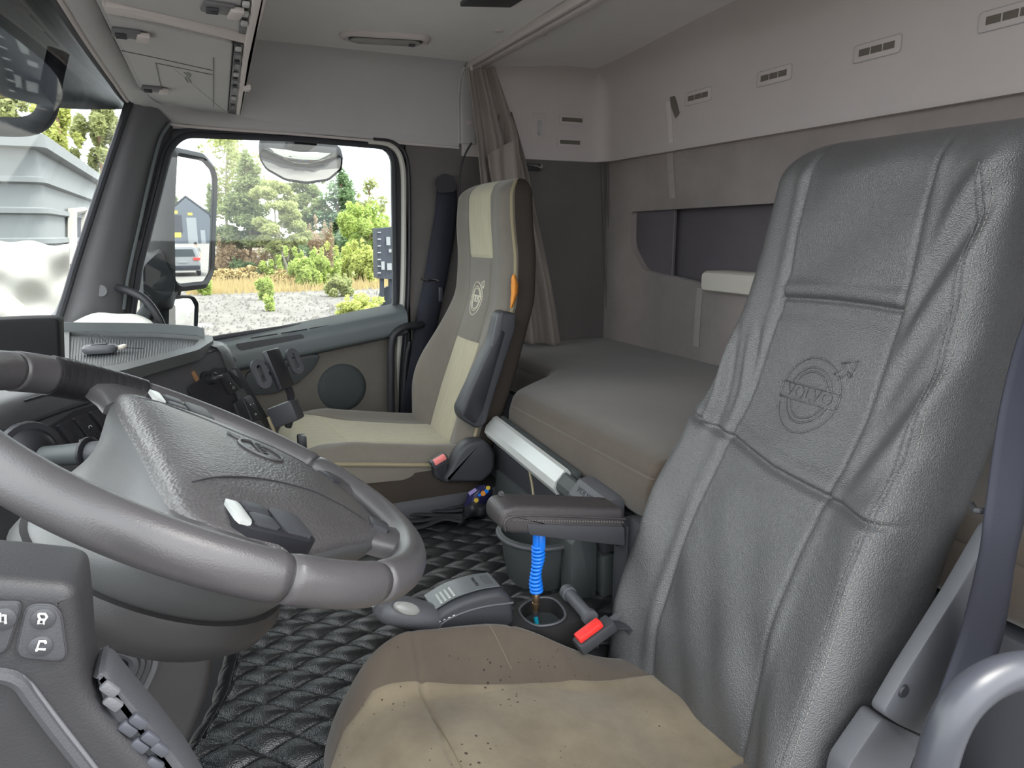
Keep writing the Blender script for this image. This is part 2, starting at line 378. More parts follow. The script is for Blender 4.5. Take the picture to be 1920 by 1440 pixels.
# --- rear wall with storage recess
XW = 1.50
hole = [A(XW, *P(u, v, x=XW)[1:]) for u, v in [(1183, 397), (1466, 380)]]
hole += [A(XW, 1.15, 1.232), A(XW, 1.15, .99)] + [P(u, v, x=XW) for u, v in [(1330, 535), (1206, 507), (1182, 462)]]
hole = rpoly(hole, [.02, .0, .01, .01, .02, .03, .03], 4)
wr = struct('wall_rear', plate_holes([A(XW, .2, .3), A(XW, 2.46, .3), A(XW, 2.46, 1.43), A(XW, .2, 1.43)], [hole], (.03, 0, 0)), M['rear_wall'], 'brown grey fabric rear wall behind the bunk')
ys = [1.10, P(1275, 450, x=1.55)[1], 2.28]
ob('recess_back', bx(1.565, 1.575, 1.1, 2.3, .95, 1.27, 0), M['rear_dark'], wr)
ob('recess_floor', bx(1.531, 1.57, 1.1, 2.3, .955, .965, 0), M['rear_dark'], wr)
ob('recess_roof', bx(1.531, 1.57, 1.1, 2.3, 1.26, 1.27, 0), M['rear_dark'], wr)
yd = P(1275, 450, x=1.55)[1]
ob('recess_flap', bx(1.525, 1.535, yd, 2.27, .96, 1.255, .003), M['rear_dark'], wr)
ob('recess_seam', tube([A(1.523, yd, .96), A(1.523, yd, 1.25)], .0018, 6), M['thread'], wr)
# seams in the rear corner
for i, u in enumerate((1129, 1138)):
    a = P(u, 308, y=2.405); b = P(u+10, 632, y=2.405)
    ob('corner_piping', tube([a+(b-a)*t for t in np.linspace(0, 1, 5)], .0035, 8), M['pillar_fab'], wr)
# panel behind the door on the passenger side
wp = struct('wall_passenger', plate([A(.70, D, .0), A(1.5, D, .0), A(1.5, D, 1.46), A(.70, D, 1.46)], (0, .04, 0)), M['pillar_fab'], 'dark grey fabric side wall between the passenger door and the rear wall')
struct('wall_driver', plate([A(.93, .20, 0), A(1.55, .20, 0), A(1.55, .20, 1.74), A(.93, .20, 1.74)], (0, -.05, 0)), M['pillar_fab'], 'dark grey fabric side wall behind the driver door')
# --- door with side window
win_px = [(345, 253), (560, 261), (738, 277), (742, 585), (690, 592), (430, 630), (238, 663), (262, 500), (318, 278)]
win = rpoly(py(win_px), [.05, .0, .055, .05, 0, 0, .02, 0, .05], 6)
door = thing('door_1', 'passenger door with side window and dark trim', None, (.3, 2.44, .1), kind='structure')
outer = [A(-.30, D, .1), A(.705, D, .1), A(.705, D, 1.48), A(-.02, D, 1.48), A(-.12, D, 1.52), A(-.30, D, .9)]
ob('frame', plate_holes(outer, [win], (0, .045, 0)), M['black'], door)
ob('window_seal', tube(np.array(win)+A(0, -.004, 0), .009, 8, closed=True), M['rubber'], door)
ob('outer_seal', tube(spline([P(u, v, y=2.412) for u, v in [(262, 450), (300, 300), (318, 262), (350, 243), (560, 252), (700, 263)]], 30), .004, 6), M['rubber'], door)
ob('jamb_strip', tube(spline([P(u, v, y=2.414) for u, v in [(690, 266), (724, 270), (745, 284), (755, 315), (757, 372), (756, 515), (752, 600), (744, 700), (742, 790)]], 40), .0095, 8), M['paint'], door)
ob('jamb_seal', tube(spline([P(u, v, y=2.410) for u, v in [(700, 261), (735, 266), (758, 285), (766, 320), (768, 400), (767, 515), (763, 600), (756, 700), (753, 790)]], 40), .006, 8), M['black'], door)
wn = struct('window_1', plate(np.array(win)+A(0, .022, 0), (0, .004, 0)), M['glass'], 'clear side window glass of the passenger door')
# belt ledge
def belt(x): return .909+(x-.64)*.152
secs = []
for x in np.linspace(-.06, .672, 14):
    zb = belt(x)-.012; k = 1
    secs.append(rpoly([A(x, 2.425, zb+.012), A(x, 2.40, zb+.004), A(x, 2.352, zb-.012), A(x, 2.338, zb-.035), A(x, 2.343, zb-.085), A(x, 2.41, zb-.105)], [0, .005, .012, .01, .015, .01], 3))
ob('belt_ledge', loft(secs), M['door_top'], door)
for u0, v0, u1, v1 in [(470, 634, 520, 626), (527, 625, 576, 617), (580, 616, 650, 605), (658, 604, 700, 598)]:
    a = P(u0, v0, y=2.365); b = P(u1, v1, y=2.365)
    ob('demister_slot', tube([a, (a+b)/2, b], .0022, 6), M['black'], door)
a, b, c, d_ = [P(u, v, y=2.343) for u, v in [(440, 645), (566, 626), (572, 634), (450, 658)]]
ob('ledge_pocket', plate(rpoly([a, b, c, d_], .01, 4), (0, -.002, 0)), M['dark_plastic'], door)
ob('door_panel', plate([A(-.2, 2.398, .12), A(.645, 2.398, .12), A(.645, 2.398, .82), A(-.2, 2.398, .75)], (0, .02, 0), .006), M['door_fab'], door)
ob('pull_recess', plate(rpoly(py([(460, 700), (530, 668), (603, 664), (590, 690), (562, 716), (520, 738), (460, 742)], 2.385), .02, 4), (0, .015, 0), .004), M['grey_plastic'], door)
sp = P(643, 728, y=2.385)
so = ob('speaker_grille', lathe([(0, .0), (.06, .002), (.074, .005), (.082, .012), (.086, .02)], sp, (0, 1, 0), 48), M['speaker'], door)
# --- A pillar
def pil(levels, yl, yr, bulge=.035):
    out = []
    for (v, l, r, dv) in levels:
        a = P(l, v, y=yl); b = P(r, v+dv, y=yr); m = (a+b)/2+A(.0, -bulge, 0)
        q1 = a*.75+b*.25+A(0, -bulge*.85, 0); q3 = a*.25+b*.75+A(0, -bulge*.7, 0)
        out.append([a, q1, m, q3, b, b+A(.0, .06, 0), a+A(-.02, .09, 0)])
    return out
lv = [(165, 250, 320, 62), (190, 242, 312, 50), (240, 226, 298, 20), (300, 208, 284, 8), (400, 175, 262, 0), (500, 143, 242, 0), (550, 128, 236, 0), (590, 108, 232, 0), (625, 70, 230, 0), (660, 20, 228, 0)]
struct('trim_1', loft(pil(lv, 2.30, 2.395)), M['pillar'], 'grey plastic trim of the windscreen pillar', 60)
ob('plug', lathe([(0, -.003), (.016, -.003), (.018, .004)], P(190, 545, y=2.318), (.3, 1, 0), 20), M['pillar'], bpy.data.objects['trim_1'])
ob('screen_seal', tube(spline([P(u, v, y=2.285) for u, v in [(243, 188), (205, 300), (172, 400), (140, 500), (122, 560), (103, 610), (70, 640)]], 30), .010, 8), M['rubber'], bpy.data.objects['trim_1'])
ob('door_side_bead', tube(spline([P(u, v, y=2.385) for u, v in [(318, 232), (300, 262), (282, 330), (262, 420), (240, 520), (232, 580)]], 30), .005, 8), M['door_top'], bpy.data.objects['trim_1'])
# grab handle on the pillar
gh = tag(ob('grab_handle', tube(spline([P(222, 540, y=2.33), P(240, 545, y=2.30), P(272, 562, y=2.27), P(298, 598, y=2.26), P(312, 640, y=2.27), P(318, 690, y=2.32)], 28), [.011]*28, 12), M['black']), 'curved black grab handle at the foot of the windscreen pillar', 'handle')
# --- windscreen
Wt = lambda y: -.105-.07*(1-((y-1.3)/1.0)**2)
Wb = lambda y: -.355-.14*(1-((y-1.3)/1.0)**2)
gg = []
for t in np.linspace(0, 1, 8):
    gg.append([A(Wb(y)*(1-t)+Wt(y)*t - .03*math.sin(math.pi*t)*.5, y, .84+(1.52-.84)*t) for y in np.linspace(.3, 2.30, 22)])
struct('window_2', gridf(np.array(gg)), M['glass'], 'large curved windscreen glass', 180)
# header trim that runs from the windscreen top into the side liner
Apts = [P(60, -90, z=1.5), P(115, 0, z=1.5), P(165, 80, z=1.5), P(213, 150, z=1.5), P(245, 194, y=2.33), P(285, 220, y=2.39), P(330, 232, y=2.41), P(420, 240, y=2.412), P(560, 250, y=2.414), P(700, 262, y=2.414), P(860, 275, y=2.414)]
Bpts = [P(130, -90, z=1.505), P(178, 0, z=1.505), P(215, 80, z=1.505), P(255, 150, z=1.505), P(290, 190, y=2.26), P(330, 205, y=2.36), P(380, 216, y=2.40), P(450, 222, y=2.414), P(560, 232, y=2.418), P(700, 245, y=2.418), P(860, 258, y=2.418)]
As, Bs = spline(Apts, 50), spline(Bpts, 50)
Ms = (As+Bs)/2+A(0, -.004, -.008)
hd = struct('trim_2', sheet(gridf(np.array([As+A(-.01, .01, .03), As, As*.85+Bs*.15+A(0, 0, -.006), Ms, Bs])), .02, (0, .3, 1)), M['side_liner'], 'grey header trim sweeping from the windscreen top into the side liner', 70)
ob('header_bead', tube(As+A(0, -.003, -.004), .0045, 8), M['rear_cab'], hd)
ob('screen_gasket', tube(As[:24]+A(-.012, 0, .004), .007, 8), M['rubber'], hd)
# ================================================================== SEATS
def superloop(w, d, n, M_=300, wf=3.0):
    """closed superellipse, y half width w, x half depth d; front (-x) sampled more densely. returns (x, y)"""
    th = np.linspace(0, 2*np.pi, 4001)
    c, s = np.cos(th), np.sin(th)
    y = w*np.sign(c)*np.abs(c)**(2/n); x = -d*np.sign(s)*np.abs(s)**(2/n)
    ds = np.hypot(np.diff(x), np.diff(y)); wt = np.where((x[:-1]+x[1:])/2 < -.2*d, wf, 1.0)
    L = np.concatenate([[0], np.cumsum(ds*wt)]); q = np.linspace(0, L[-1], M_, endpoint=False)
    return np.interp(q, L, x), np.interp(q, L, y)
def backrest(cy, zs, xs, ws, z0, z1, cap, d, disp, nloop, M_, n=4, wcap=.06, capx=.03, insf=None, t0=.42):
    """loops of a backrest facing -x. zs/xs: front profile, ws: half widths at zs; disp(y, z): bulge of the front towards -x"""
    xf = sfun(zs, xs); wf = sfun(zs, ws)
    body = np.linspace(z0, z1, nloop); ph = np.linspace(0, math.pi/2, 26)[1:]
    rows = [(z, 0.0, 0.0) for z in body]+[(z1+cap*math.sin(p), 1-math.cos(p), p) for p in ph]
    G = np.zeros((len(rows), M_, 3)); front = np.zeros((len(rows), M_)); YY = np.zeros((len(rows), M_))
    ux, uy = superloop(1, 1, n, M_)
    for i, (z, k, p) in enumerate(rows):
        zz = min(z, z1)
        w_ = wf(zz)-wcap*k; dd = d*(1-.93*k)
        uyy = remap(uy, ux, (insf(zz)/wf(zz)) if insf else None, t0)
        x = ux*dd+xf(min(z, zs[0] if zs[0] > zs[-1] else zs[-1]))+d+capx*k; y = uyy*w_
        fm = np.clip((-ux-.3)/.6, 0, 1)
        x = x-fm*disp(cy+y, np.full_like(y, z))*(1-k)
        G[i, :, 0] = x; G[i, :, 1] = cy+y; G[i, :, 2] = z; front[i] = fm; YY[i] = cy+y
    return G, front
def remap(uy, ux, b, t0):
    if b is None: return uy
    a = np.abs(uy); f = np.where(a < t0, a*b/t0, b+(a-t0)*(1-b)/(1-t0))
    return np.where(ux < 0, np.sign(uy)*f, uy)
def front_fn(G, front):
    """lookup: surface point at (y, z) on the front of the grid"""
    Zr = G[:, 0, 2]
    def S(y, z):
        i = np.clip(np.searchsorted(Zr, z), 1, len(Zr)-1); f = (z-Zr[i-1])/(Zr[i]-Zr[i-1]+1e-9)
        r = []
        for j in (i-1, i):
            m = front[j] > .5; o = np.argsort(G[j, m, 1]); r.append(np.interp(y, G[j, m, 1][o], G[j, m, 0][o]))
        return r[0]*(1-f)+r[1]*f
    return S
def on_surf(pts2, S, cy, cz, off=-.0006):
    """emblem coordinates (right = -y, up = z) to points on the seat front"""
    return np.array([A(S(cy-a, cz+b)+off, cy-a, cz+b) for a, b in pts2])
def emblem(name, S, cy, cz, r, m, parent, lw, asp=1.0, off=-.0008):
    t = np.linspace(0, 2*np.pi, 49)
    bh = .21*r
    def arc(rr, up):
        a0 = math.asin(min(.99, bh/rr)); tt = np.linspace(a0, math.pi-a0, 24); s = 1 if up else -1
        return [(rr*math.cos(a), s*rr*math.sin(a)*asp) for a in tt]
    lines = []
    for rr in (1.0, .74, .62): lines += [arc(rr*r, True), arc(rr*r, False)]
    hw = r*1.0
    lines += [[(-hw*math.cos(.2), bh), (0, bh), (hw*math.cos(.2), bh)], [(-hw*math.cos(.2), -bh), (0, -bh), (hw*math.cos(.2), -bh)]]
    lines += [[(-hw, bh*.9), (-hw*1.01, 0), (-hw, -bh*.9)], [(hw, bh*.9), (hw*1.01, 0), (hw, -bh*.9)]]
    # arrow
    a = [(.62, .66), (.86, .92), (.74, .98), (1.18, 1.12), (1.1, .66), (1.0, .8), (.78, .54)]
    lines += [[(x*r, y*r*asp) for x, y in [p, q]] for p, q in zip(a[:-1], a[1:])]
    parts = []
    for l in lines:
        l2 = []
        for (p, q) in zip(l[:-1], l[1:]):
            l2 += [(p[0]+(q[0]-p[0])*k, p[1]+(q[1]-p[1])*k) for k in (0, .5)]
        l2.append(l[-1]); parts.append(tube(on_surf(l2, S, cy, cz, off), lw, 5))
    e = ob(name, join(*parts), m, parent, 180)
    V, Fc = text_vf('VOLVO', r*.46, 0, 1.12)
    W = np.array([A(S(cy-x, cz+y*asp*1.05)+off-.0012, cy-x, cz+y*asp*1.05) for x, y, z in V])
    ob('lettering', sheet((W, Fc), .0016, (1, 0, 0)), m, e, 0)
    return e

# ------------------------------------------------------------------ driver seat
CY = .785
DZ = [1.30, 1.27, 1.16, 1.04, .89, .81, .72, .61, .49, .40]
DX = [.958, .952, .932, .908, .862, .818, .768, .727, .685, .672]
DW = [.195, .198, .205, .21, .218, .224, .23, .235, .235, .23]
def lowseam(y): return np.interp(y, [.55, .57, .68, .79, .90, 1.0, 1.02], [.785, .783, .782, .792, .812, .836, .84])
def d_disp(y, z):
    t = (y-CY)/.22
    b = .050*sstep(.45, 1.0, np.abs(t))*(.35+.65*sstep(1.15, .75, z))          # side bolsters
    b += .012*gs(z-.62, .14)*(1-np.clip(np.abs(t), 0, 1)**2)
    # seams
    yl = np.interp(z, [.4, .61, .81, 1.04, 1.3], [.895, .90, .90, .90, .905]); yr = np.interp(z, [.4, .61, .81, 1.04, 1.3], [.675, .68, .68, .68, .685])
    g = -.0045*gs(y-yl, .0035)-.0045*gs(y-yr, .0035)
    g += -.0075*gs(z-lowseam(y), .0045)+.004*gs(z-lowseam(y)-.016, .012)+.003*gs(z-lowseam(y)+.016, .012)
    mid = sstep(.674, .684, y)*sstep(.906, .896, y)
    zs_ = 1.043+.004*np.sin((y-.68)/.22*np.pi)
    g += mid*(-.007*gs(z-zs_, .0045)+.006*gs(z-zs_-.018, .012)-.004*gs(z-zs_+.02, .014))
    g += .004*gs(y-yl-.012, .010)+.004*gs(y-yr+.012, .010)
    # centre panel pillow
    g += .004*mid*np.sin(np.clip((y-.68)/.22, 0, 1)*np.pi)
    # draping folds: near strip, far strip, lower part, crown
    near = sstep(.68, .64, y); far = sstep(.90, .93, y)
    q = (y-.60)+.42*(z-1.0)
    g += near*sstep(.78, .86, z)*(.0070*np.sin(q*62+1.1+3*np.sin(z*5))+.0035*np.sin(q*127+.5))*sstep(1.27, 1.2, z)
    q2 = (y-.95)-.22*(z-.86)
    g += far*sstep(.80, .84, z)*sstep(1.02, .93, z)*(.006*np.sin(q2*150+.6)+.003*np.sin(q2*260))
    low = sstep(.77, .70, z)
    g += low*(.0045*np.sin((y-.4*(z-.6))*48+1.3)*sstep(.78, .62, y)+.0028*np.sin((y+.25*z)*38+.4)+.0018*np.sin((y-.5*z)*70))
    g += mid*sstep(1.06, 1.10, z)*.0035*np.sin((y*.8+z*.9)*36+1.0)
    g += mid*sstep(.80, .83, z)*sstep(1.03, .95, z)*.0014*np.sin((y+.3*z)*44)
    return b+g
dseat = thing('driver_seat', 'driver seat with black leather backrest cover and stained tan fabric cushion', 'seat', (.45, CY, 0))
GD, FD = backrest(CY, DZ, DX, DW, .36, 1.235, .068, .075, d_disp, 380, 320, n=5, wcap=.055)
vfD = gridf(GD, closed_u=True)
SD = front_fn(GD, FD)
bc = ob('backrest_cover', (vfD[0], np.concatenate([vfD[1]])), M['leather'], dseat, 180)
em = emblem('emblem', SD, .787, .905, .056, M['leather'], bc, .0016, 1.0, -.0004)
# stitched edge seam along the near shoulder
def edge_line(yfun, zz, r, m, name, par, off=-.001):
    pts = [A(SD(yfun(z), z)+off, yfun(z), z) for z in zz]
    return ob(name, tube(pts, r, 6), m, par)
def near_y(z): return CY-np.interp(z, [.45, .6, .8, 1.0, 1.2, 1.3], [.205, .207, .200, .188, .178, .165])
for dy in (0, .006):
    edge_line(lambda z: near_y(z)+dy, np.linspace(.47, 1.24, 60), .0012, M['leather'], 'edge_seam', bc)
st = []
for z in np.linspace(.42, 1.235, 110):
    st.append(tube([A(SD(near_y(z)-.007, z)-.0012, near_y(z)-.007, z), A(SD(near_y(z+.0042)-.007, z+.0042)-.0012, near_y(z+.0042)-.007, z+.0042)], .0007, 4))
ob('edge_stitching', join(*st), M['thread'], bc)
# cushion
def cushion(cy, x0, x1, zt, wf, zb, disp, nst, M_, n=3.4, rcap=.09, insf=None, t0=.6):
    """cushion lofted along x; zt(x) centre top, wf(x) half width, zb bottom"""
    rows = []
    ph = np.linspace(math.pi/2, 0, 24)[:-1]
    for p in ph: rows.append((x0+rcap*(1-math.sin(p)), math.cos(p)))
    rows = [(x0+rcap*(1-math.sin(p)), math.cos(p)) for p in np.linspace(math.pi/2*.995, 0, 26)]+[(x, 1.0) for x in np.linspace(x0+rcap, x1, nst)[1:]]
    ux, uy = superloop(1, 1, n, M_)
    G = np.zeros((len(rows), M_, 3)); fr = np.zeros((len(rows), M_))
    for i, (x, k) in enumerate(rows):
        hh = (zt(max(x, x0+rcap*.6))-zb)/2; kk = max(k, .02)
        w_ = wf(x)-(1-kk)*.10; y = remap(uy, ux, min(.93, insf(x)/w_) if insf else None, t0)*w_; zc = zb+hh
        z = zc-ux*hh*(.25+.75*kk)
        fm = np.clip((-ux-.2)/.6, 0, 1); z = z+fm*disp(cy+y, np.full_like(y, x))*kk
        G[i] = np.stack([np.full_like(y, x), cy+y, z], -1); fr[i] = fm
    return G, fr
def c_disp(y, x):
    t = (y-CY)/np.maximum(wfD(x), .15)
    b = .088*sstep(.48, .92, np.abs(t))*(sstep(.14, .28, x)*sstep(.66, .44, x)*.88+.12)
    g = -.003*gs(np.abs(y-CY)-ins(x), .004)
    xs_ = .262+.02*np.abs(t)
    g += -.004*gs(x-xs_, .004)*sstep(1, .6, np.abs(t))-.003*gs(x-.42-.1*(np.abs(t)-.6), .003)*sstep(.6, .7, np.abs(t))
    g += .003*np.sin(x*30+y*8)+.002*np.sin(y*33)
    return b+g
def ins(x): return np.interp(x, [.12, .15, .2, .3, .36, .5, .7], [.09, .135, .160, .152, .142, .122, .112])
wfD = sfun([.10, .16, .22, .30, .42, .47, .52, .72], [.20, .232, .248, .255, .250, .228, .198, .190], 6)
ztD = sfun([.08, .16, .22, .35, .44, .515, .59, .72], [.440, .466, .474, .460, .443, .430, .416, .400], 8)
GC, FC = cushion(CY, .115, .72, ztD, wfD, .30, c_disp, 150, 220, insf=ins)
ucx, ucy = superloop(1, 1, 3.4, 220)
vfC = gridf(GC, closed_u=True)
cen = vfC[0][vfC[1]].mean(1)
frc = FC.reshape(-1)[vfC[1]].mean(1)
colm = (np.abs((ucy+np.roll(ucy, -1))/2) < .6) & ((ucx+np.roll(ucx, -1))/2 < 0)
insm = np.tile(colm, len(GC)-1)
cu = ob('cushion', subset(vfC, ~insm), M['driver_dark'], dseat, 180)
ob('cushion_insert', subset(vfC, insm), M['driver_tan'], dseat, 180)
def topz(G, fr, x, y):
    Xr = G[:, 0, 0]; i = int(np.clip(np.searchsorted(Xr, x), 1, len(Xr)-1)); m = fr[i] > .3; o = np.argsort(G[i, m, 1]); return np.interp(y, G[i, m, 1][o], G[i, m, 2][o])
for s_, y0_, y1_, x0_, x1_ in [('cross', .66, CY+.145, .268, .262), ('bolster', CY+.15, CY+.215, .42, .40)]:
    ob('seam', tube([A(x0_+(x1_-x0_)*k+.004, y0_+(y1_-y0_)*k, topz(GC, FC, x0_+(x1_-x0_)*k+.004, y0_+(y1_-y0_)*k)+.0003) for k in np.linspace(0, 1, 24)], .0007, 5), M['seam'], cu)
# pedestal, side plate, bracket plates
ob('pedestal', bx(.22, .66, CY-.19, CY+.19, .0, .31, .02), M['black'], dseat)
def plate_y(px, y, th, m, name, par, bev=.003, r=.01): return ob(name, plate(rpoly(py(px, y), r, 4), (0, th, 0), bev), m, par)
bp = plate_y([(1868, 985), (1905, 1000), (1880, 1120), (1800, 1260), (1745, 1385), (1690, 1362), (1655, 1340), (1700, 1262), (1790, 1120)], .50, .02, M['mid_plastic'], 'side_bracket', dseat)
for u, v in ((1855, 1188), (1696, 1297)):
    ob('bolt_hole', lathe([(0, -.001), (.007, -.001), (.0085, .001), (.0085, .004)], P(u, v, y=.498), (0, 1, 0), 16), M['black'], bp)
plate_y([(1655, 1345), (1745, 1390), (1800, 1440), (1900, 1600), (1560, 1600), (1590, 1440)], .51, .03, M['mid_plastic'], 'side_cover', dseat)
# armrest
ya, yb = 1.015, 1.085
a_px = [(938, 968), (946, 954), (968, 948), (1172, 954), (1172, 1026), (1060, 1012), (1000, 1004), (954, 1002), (938, 990)]
prof_a = rpoly([P(u, v, y=ya) for u, v in a_px], [.012, .012, .02, .01, .01, .01, .01, .012, .012], 4)
arm = ob('armrest', plate(np.array(prof_a), (0, yb-ya, 0), .010, 4), M['arm_leather'], dseat)
ob('lower_shell', plate(rpoly([P(u, v, y=ya-.002) for u, v in [(988, 982), (1172, 988), (1172, 1024), (1062, 1012), (992, 1003)]], .006, 3), (0, yb-ya+.004, 0), .002), M['dark_plastic'], arm)
ob('piping', tube(spline([P(u, v, y=ya-.001) for u, v in [(948, 996), (946, 980), (958, 970), (1000, 967), (1080, 969), (1172, 973)]], 40), .0018, 6), M['arm_leather'], arm)
ob('stitching', join(*[tube([P(u, v+4-.0*u, y=ya-.0015), P(u+2.2, v+6, y=ya-.0015)], .0007, 4) for u, v in [(962+i*5.0, 970+i*.10) for i in range(42)]]), M['thread'], arm)
c = P(943, 941, y=ya); ob('vent_button', lathe([(0, 0), (.004, .001), (.0052, .0), (.0052, -.004)], A(c[0], ya+.006, P(915, 930, y=ya)[2]-.002), (0, -.7, .7), 14), M['dark_plastic'], arm)
ob('pivot', bx(.70, .76, .99, 1.03, .56, .64, .01), M['dark_plastic'], arm)
# buckle beside the cushion
b0 = P(1099, 1174, y=.955); ex = nrm(P(1135, 1150, y=.955)-P(1078, 1192, y=.955)); 
bk = ob('buckle', box(b0+A(.012, -.01, -.014), (.075, .03, .022), .004, 2, ex, (0, 1, 0)), M['dark_plastic'], dseat)
ob('release_button', box(b0+A(-.002, -.012, -.001), (.050, .020, .012), .003, 2, ex, (0, 1, 0)), M['red'], bk)
ob('stalk', tube([b0+ex*.03+A(.01, 0, -.02), b0+ex*.07+A(.02, 0, -.05), A(.66, .97, .35)], .010, 8, flat=(1.5, .6)), M['dark_plastic'], bk)
ob('belt_anchor_lever', box(P(1128, 1180, y=.975), (.085, .012, .016), .003, 2, ex, (0, 1, 0)), M['mid_plastic'], dseat)

# driver belt and its guide, grab handle at the door pillar
brow = [[A(.985+.05*k, .222, 1.36) for k in np.linspace(0, 1, 6)]]
brow += [[P(u0+(u1-u0)*k, v, y=.44+.02*math.sin(v/90)) for k in np.linspace(0, 1, 6)] for v, u0, u1 in [(440, 2010, 2070), (600, 1925, 1985), (760, 1880, 1945), (950, 1852, 1925), (1050, 1838, 1905), (1200, 1800, 1880), (1350, 1745, 1830), (1500, 1690, 1780)]]
brow = np.array(brow); brow = np.stack([spline(brow[:, k], 40) for k in range(6)], 1)
bl = thing('seat_belt', None, None, brow[-1, 0])
ob('webbing', sheet(gridf(brow), .003, (0, 1, 0)), M['navy'], bl, 180)
ob('pillar_loop', box((1.01, .225, 1.37), (.09, .03, .05), .012, 3), M['black'], bl)
tag(bl, 'dark belt webbing running down beside the driver backrest', 'seat belt')
cl = thing('belt_guide', 'thin metal belt guide bar sticking out beside the driver backrest', 'belt guide', P(1830, 955, y=.43))
ob('rod', tube(spline([P(1822, 945, y=.47), P(1826, 953, y=.45), P(1840, 958, y=.43), P(1930, 954, y=.425), P(2010, 950, y=.425)], 24), .0032, 8), M['dark_plastic'], cl)
ob('sleeve', tube([P(1878, 957, y=.4255), P(1892, 956.5, y=.4255)], .0038, 10), M['chrome'], cl)
ob('tip', tube([P(1916, 955, y=.4255), P(1930, 954.5, y=.4255)], .0038, 10), M['chrome'], cl)
gp = spline([P(1735, 1640, y=.30), P(1742, 1520, y=.30), P(1758, 1420, y=.30), P(1795, 1330, y=.30), P(1855, 1276, y=.30), P(1930, 1254, y=.30), P(2010, 1260, y=.31), P(2080, 1300, y=.36)], 44)
tag(ob('door_grab_handle', tube(gp, .0148, 16), M['steel_grey']), 'thick worn steel grey grab handle at the near right corner', 'handle')

# ------------------------------------------------------------------ passenger seat
PY = 1.92
PZ = [1.30, 1.28, 1.18, 1.09, .97, .86, .78, .70, .62, .57, .50]
PX = [.772, .768, .766, .772, .766, .730, .703, .676, .648, .632, .62]
PW = [.160, .165, .176, .185, .191, .20, .208, .210, .207, .207, .203]
def p_in(z): return np.interp(z, [.5, .7, .85, 1.0, 1.1, 1.3], [.085, .095, .088, .080, .084, .078])
def p_disp(y, z):
    t = np.abs(y-PY); wv = .205
    b = np.where(y > PY, .100, .062)*sstep(.42, 1.0, t/wv)*(.3+.7*np.exp(-((z-.74)/.15)**2))
    b += .012*sstep(.5, 1, t/wv)*gs(z-1.2, .1)
    g = -.004*gs(t-p_in(z), .004)
    mid = sstep(p_in(z)+.002, p_in(z)-.004, t)
    g += mid*(-.004*gs(z-1.083, .004)-.004*gs(z-.848, .004))+.004*mid*np.cos(np.clip(t/.08, 0, 1)*np.pi/2)
    return b+g
pseat = thing('passenger_seat', 'passenger seat in brown fabric with pale beige inserts', 'seat', (.45, PY, 0))
GP, FP = backrest(PY, PZ, PX, PW, .50, 1.245, .05, .054, p_disp, 220, 200, n=4, wcap=.06, capx=.02, insf=p_in, t0=.45)
upx, upy = superloop(1, 1, 4, 200)
vfP = gridf(GP, closed_u=True); cen = vfP[0][vfP[1]].mean(1); fr = FP.reshape(-1)[vfP[1]].mean(1); ty = np.abs(cen[:, 1]-PY)
fr2 = fr > .05
colm = (np.abs((upy+np.roll(upy, -1))/2) < .45) & ((upx+np.roll(upx, -1))/2 < 0); inm = np.tile(colm, len(GP)-1)
rowz = np.repeat((GP[:-1, 0, 2]+GP[1:, 0, 2])/2, GP.shape[1]); up = inm & (rowz > 1.083); lo = inm & (rowz < .848)
backm = np.tile((FP[0]+np.roll(FP[0], -1))/2 < .05, len(GP)-1)
SP = front_fn(GP, FP)
bk_ = ob('backrest', subset(vfP, ~(up | lo) & ~backm), M['dark_fabric'], pseat, 180)
ob('backrest_rear', subset(vfP, backm), M['shell'], pseat, 180)
ob('headrest_insert', subset(vfP, up), M['beige'], bk_, 180)
ob('lumbar_insert', subset(vfP, lo), M['beige'], bk_, 180)
emblem('emblem', SP, 1.922, .965, .040, M['emblem_line'], bk_, .0011, 1.18, -.001)
# piping between front and side, near and far
for s_ in (-1, 1):
    pts = []
    for i in range(6, len(GP)-8, 4):
        row = GP[i]; m = np.where((row[:, 1]-PY)*s_ > 0)[0]; j = m[np.argmin(np.abs(FP[i, m]-.25)+ (row[m, 0] > row[:, 0].min()+.075)*9)]
        pts.append(row[j]+A(0, s_*.003, 0))
    ob('piping', tube(spline(pts[::3], 60), .005, 8), M['piping'], bk_)
# cushion
def pins(x): return np.interp(x, [.19, .23, .28, .4, .6], [.10, .17, .165, .125, .115])
def pc_disp(y, x):
    t = np.abs(y-PY)
    b = .028*sstep(.13, .205, t)*sstep(.22, .36, x)
    g = -.003*gs(t-pins(x), .004)*sstep(.26, .3, x)-.0035*gs(x-.335+.1*(y-PY), .004)*sstep(.15, .12, t)
    return b+g
wfP = sfun([.18, .24, .30, .45, .70], [.20, .225, .235, .232, .22], 6)
ztP = sfun([.15, .22, .28, .4, .55, .7], [.615, .628, .63, .612, .588, .57], 8)
GQ, FQ = cushion(PY, .19, .70, ztP, wfP, .49, pc_disp, 110, 160, rcap=.07, insf=pins, t0=.55)
uqx, uqy = superloop(1, 1, 3.4, 160)
vfQ = gridf(GQ, closed_u=True); cen = vfQ[0][vfQ[1]].mean(1); fr = FQ.reshape(-1)[vfQ[1]].mean(1)
inm = np.tile((np.abs((uqy+np.roll(uqy, -1))/2) < .55) & ((uqx+np.roll(uqx, -1))/2 < 0), len(GQ)-1)
low = np.tile((uqx+np.roll(uqx, -1))/2 > .3, len(GQ)-1)
pc = ob('cushion', subset(vfQ, ~inm & ~low), M['dark_fabric'], pseat, 180)
ob('cushion_insert', subset(vfQ, inm), M['beige'], pc, 180)
ob('cushion_base', subset(vfQ, low), M['shell'], pseat, 180)
pp = []
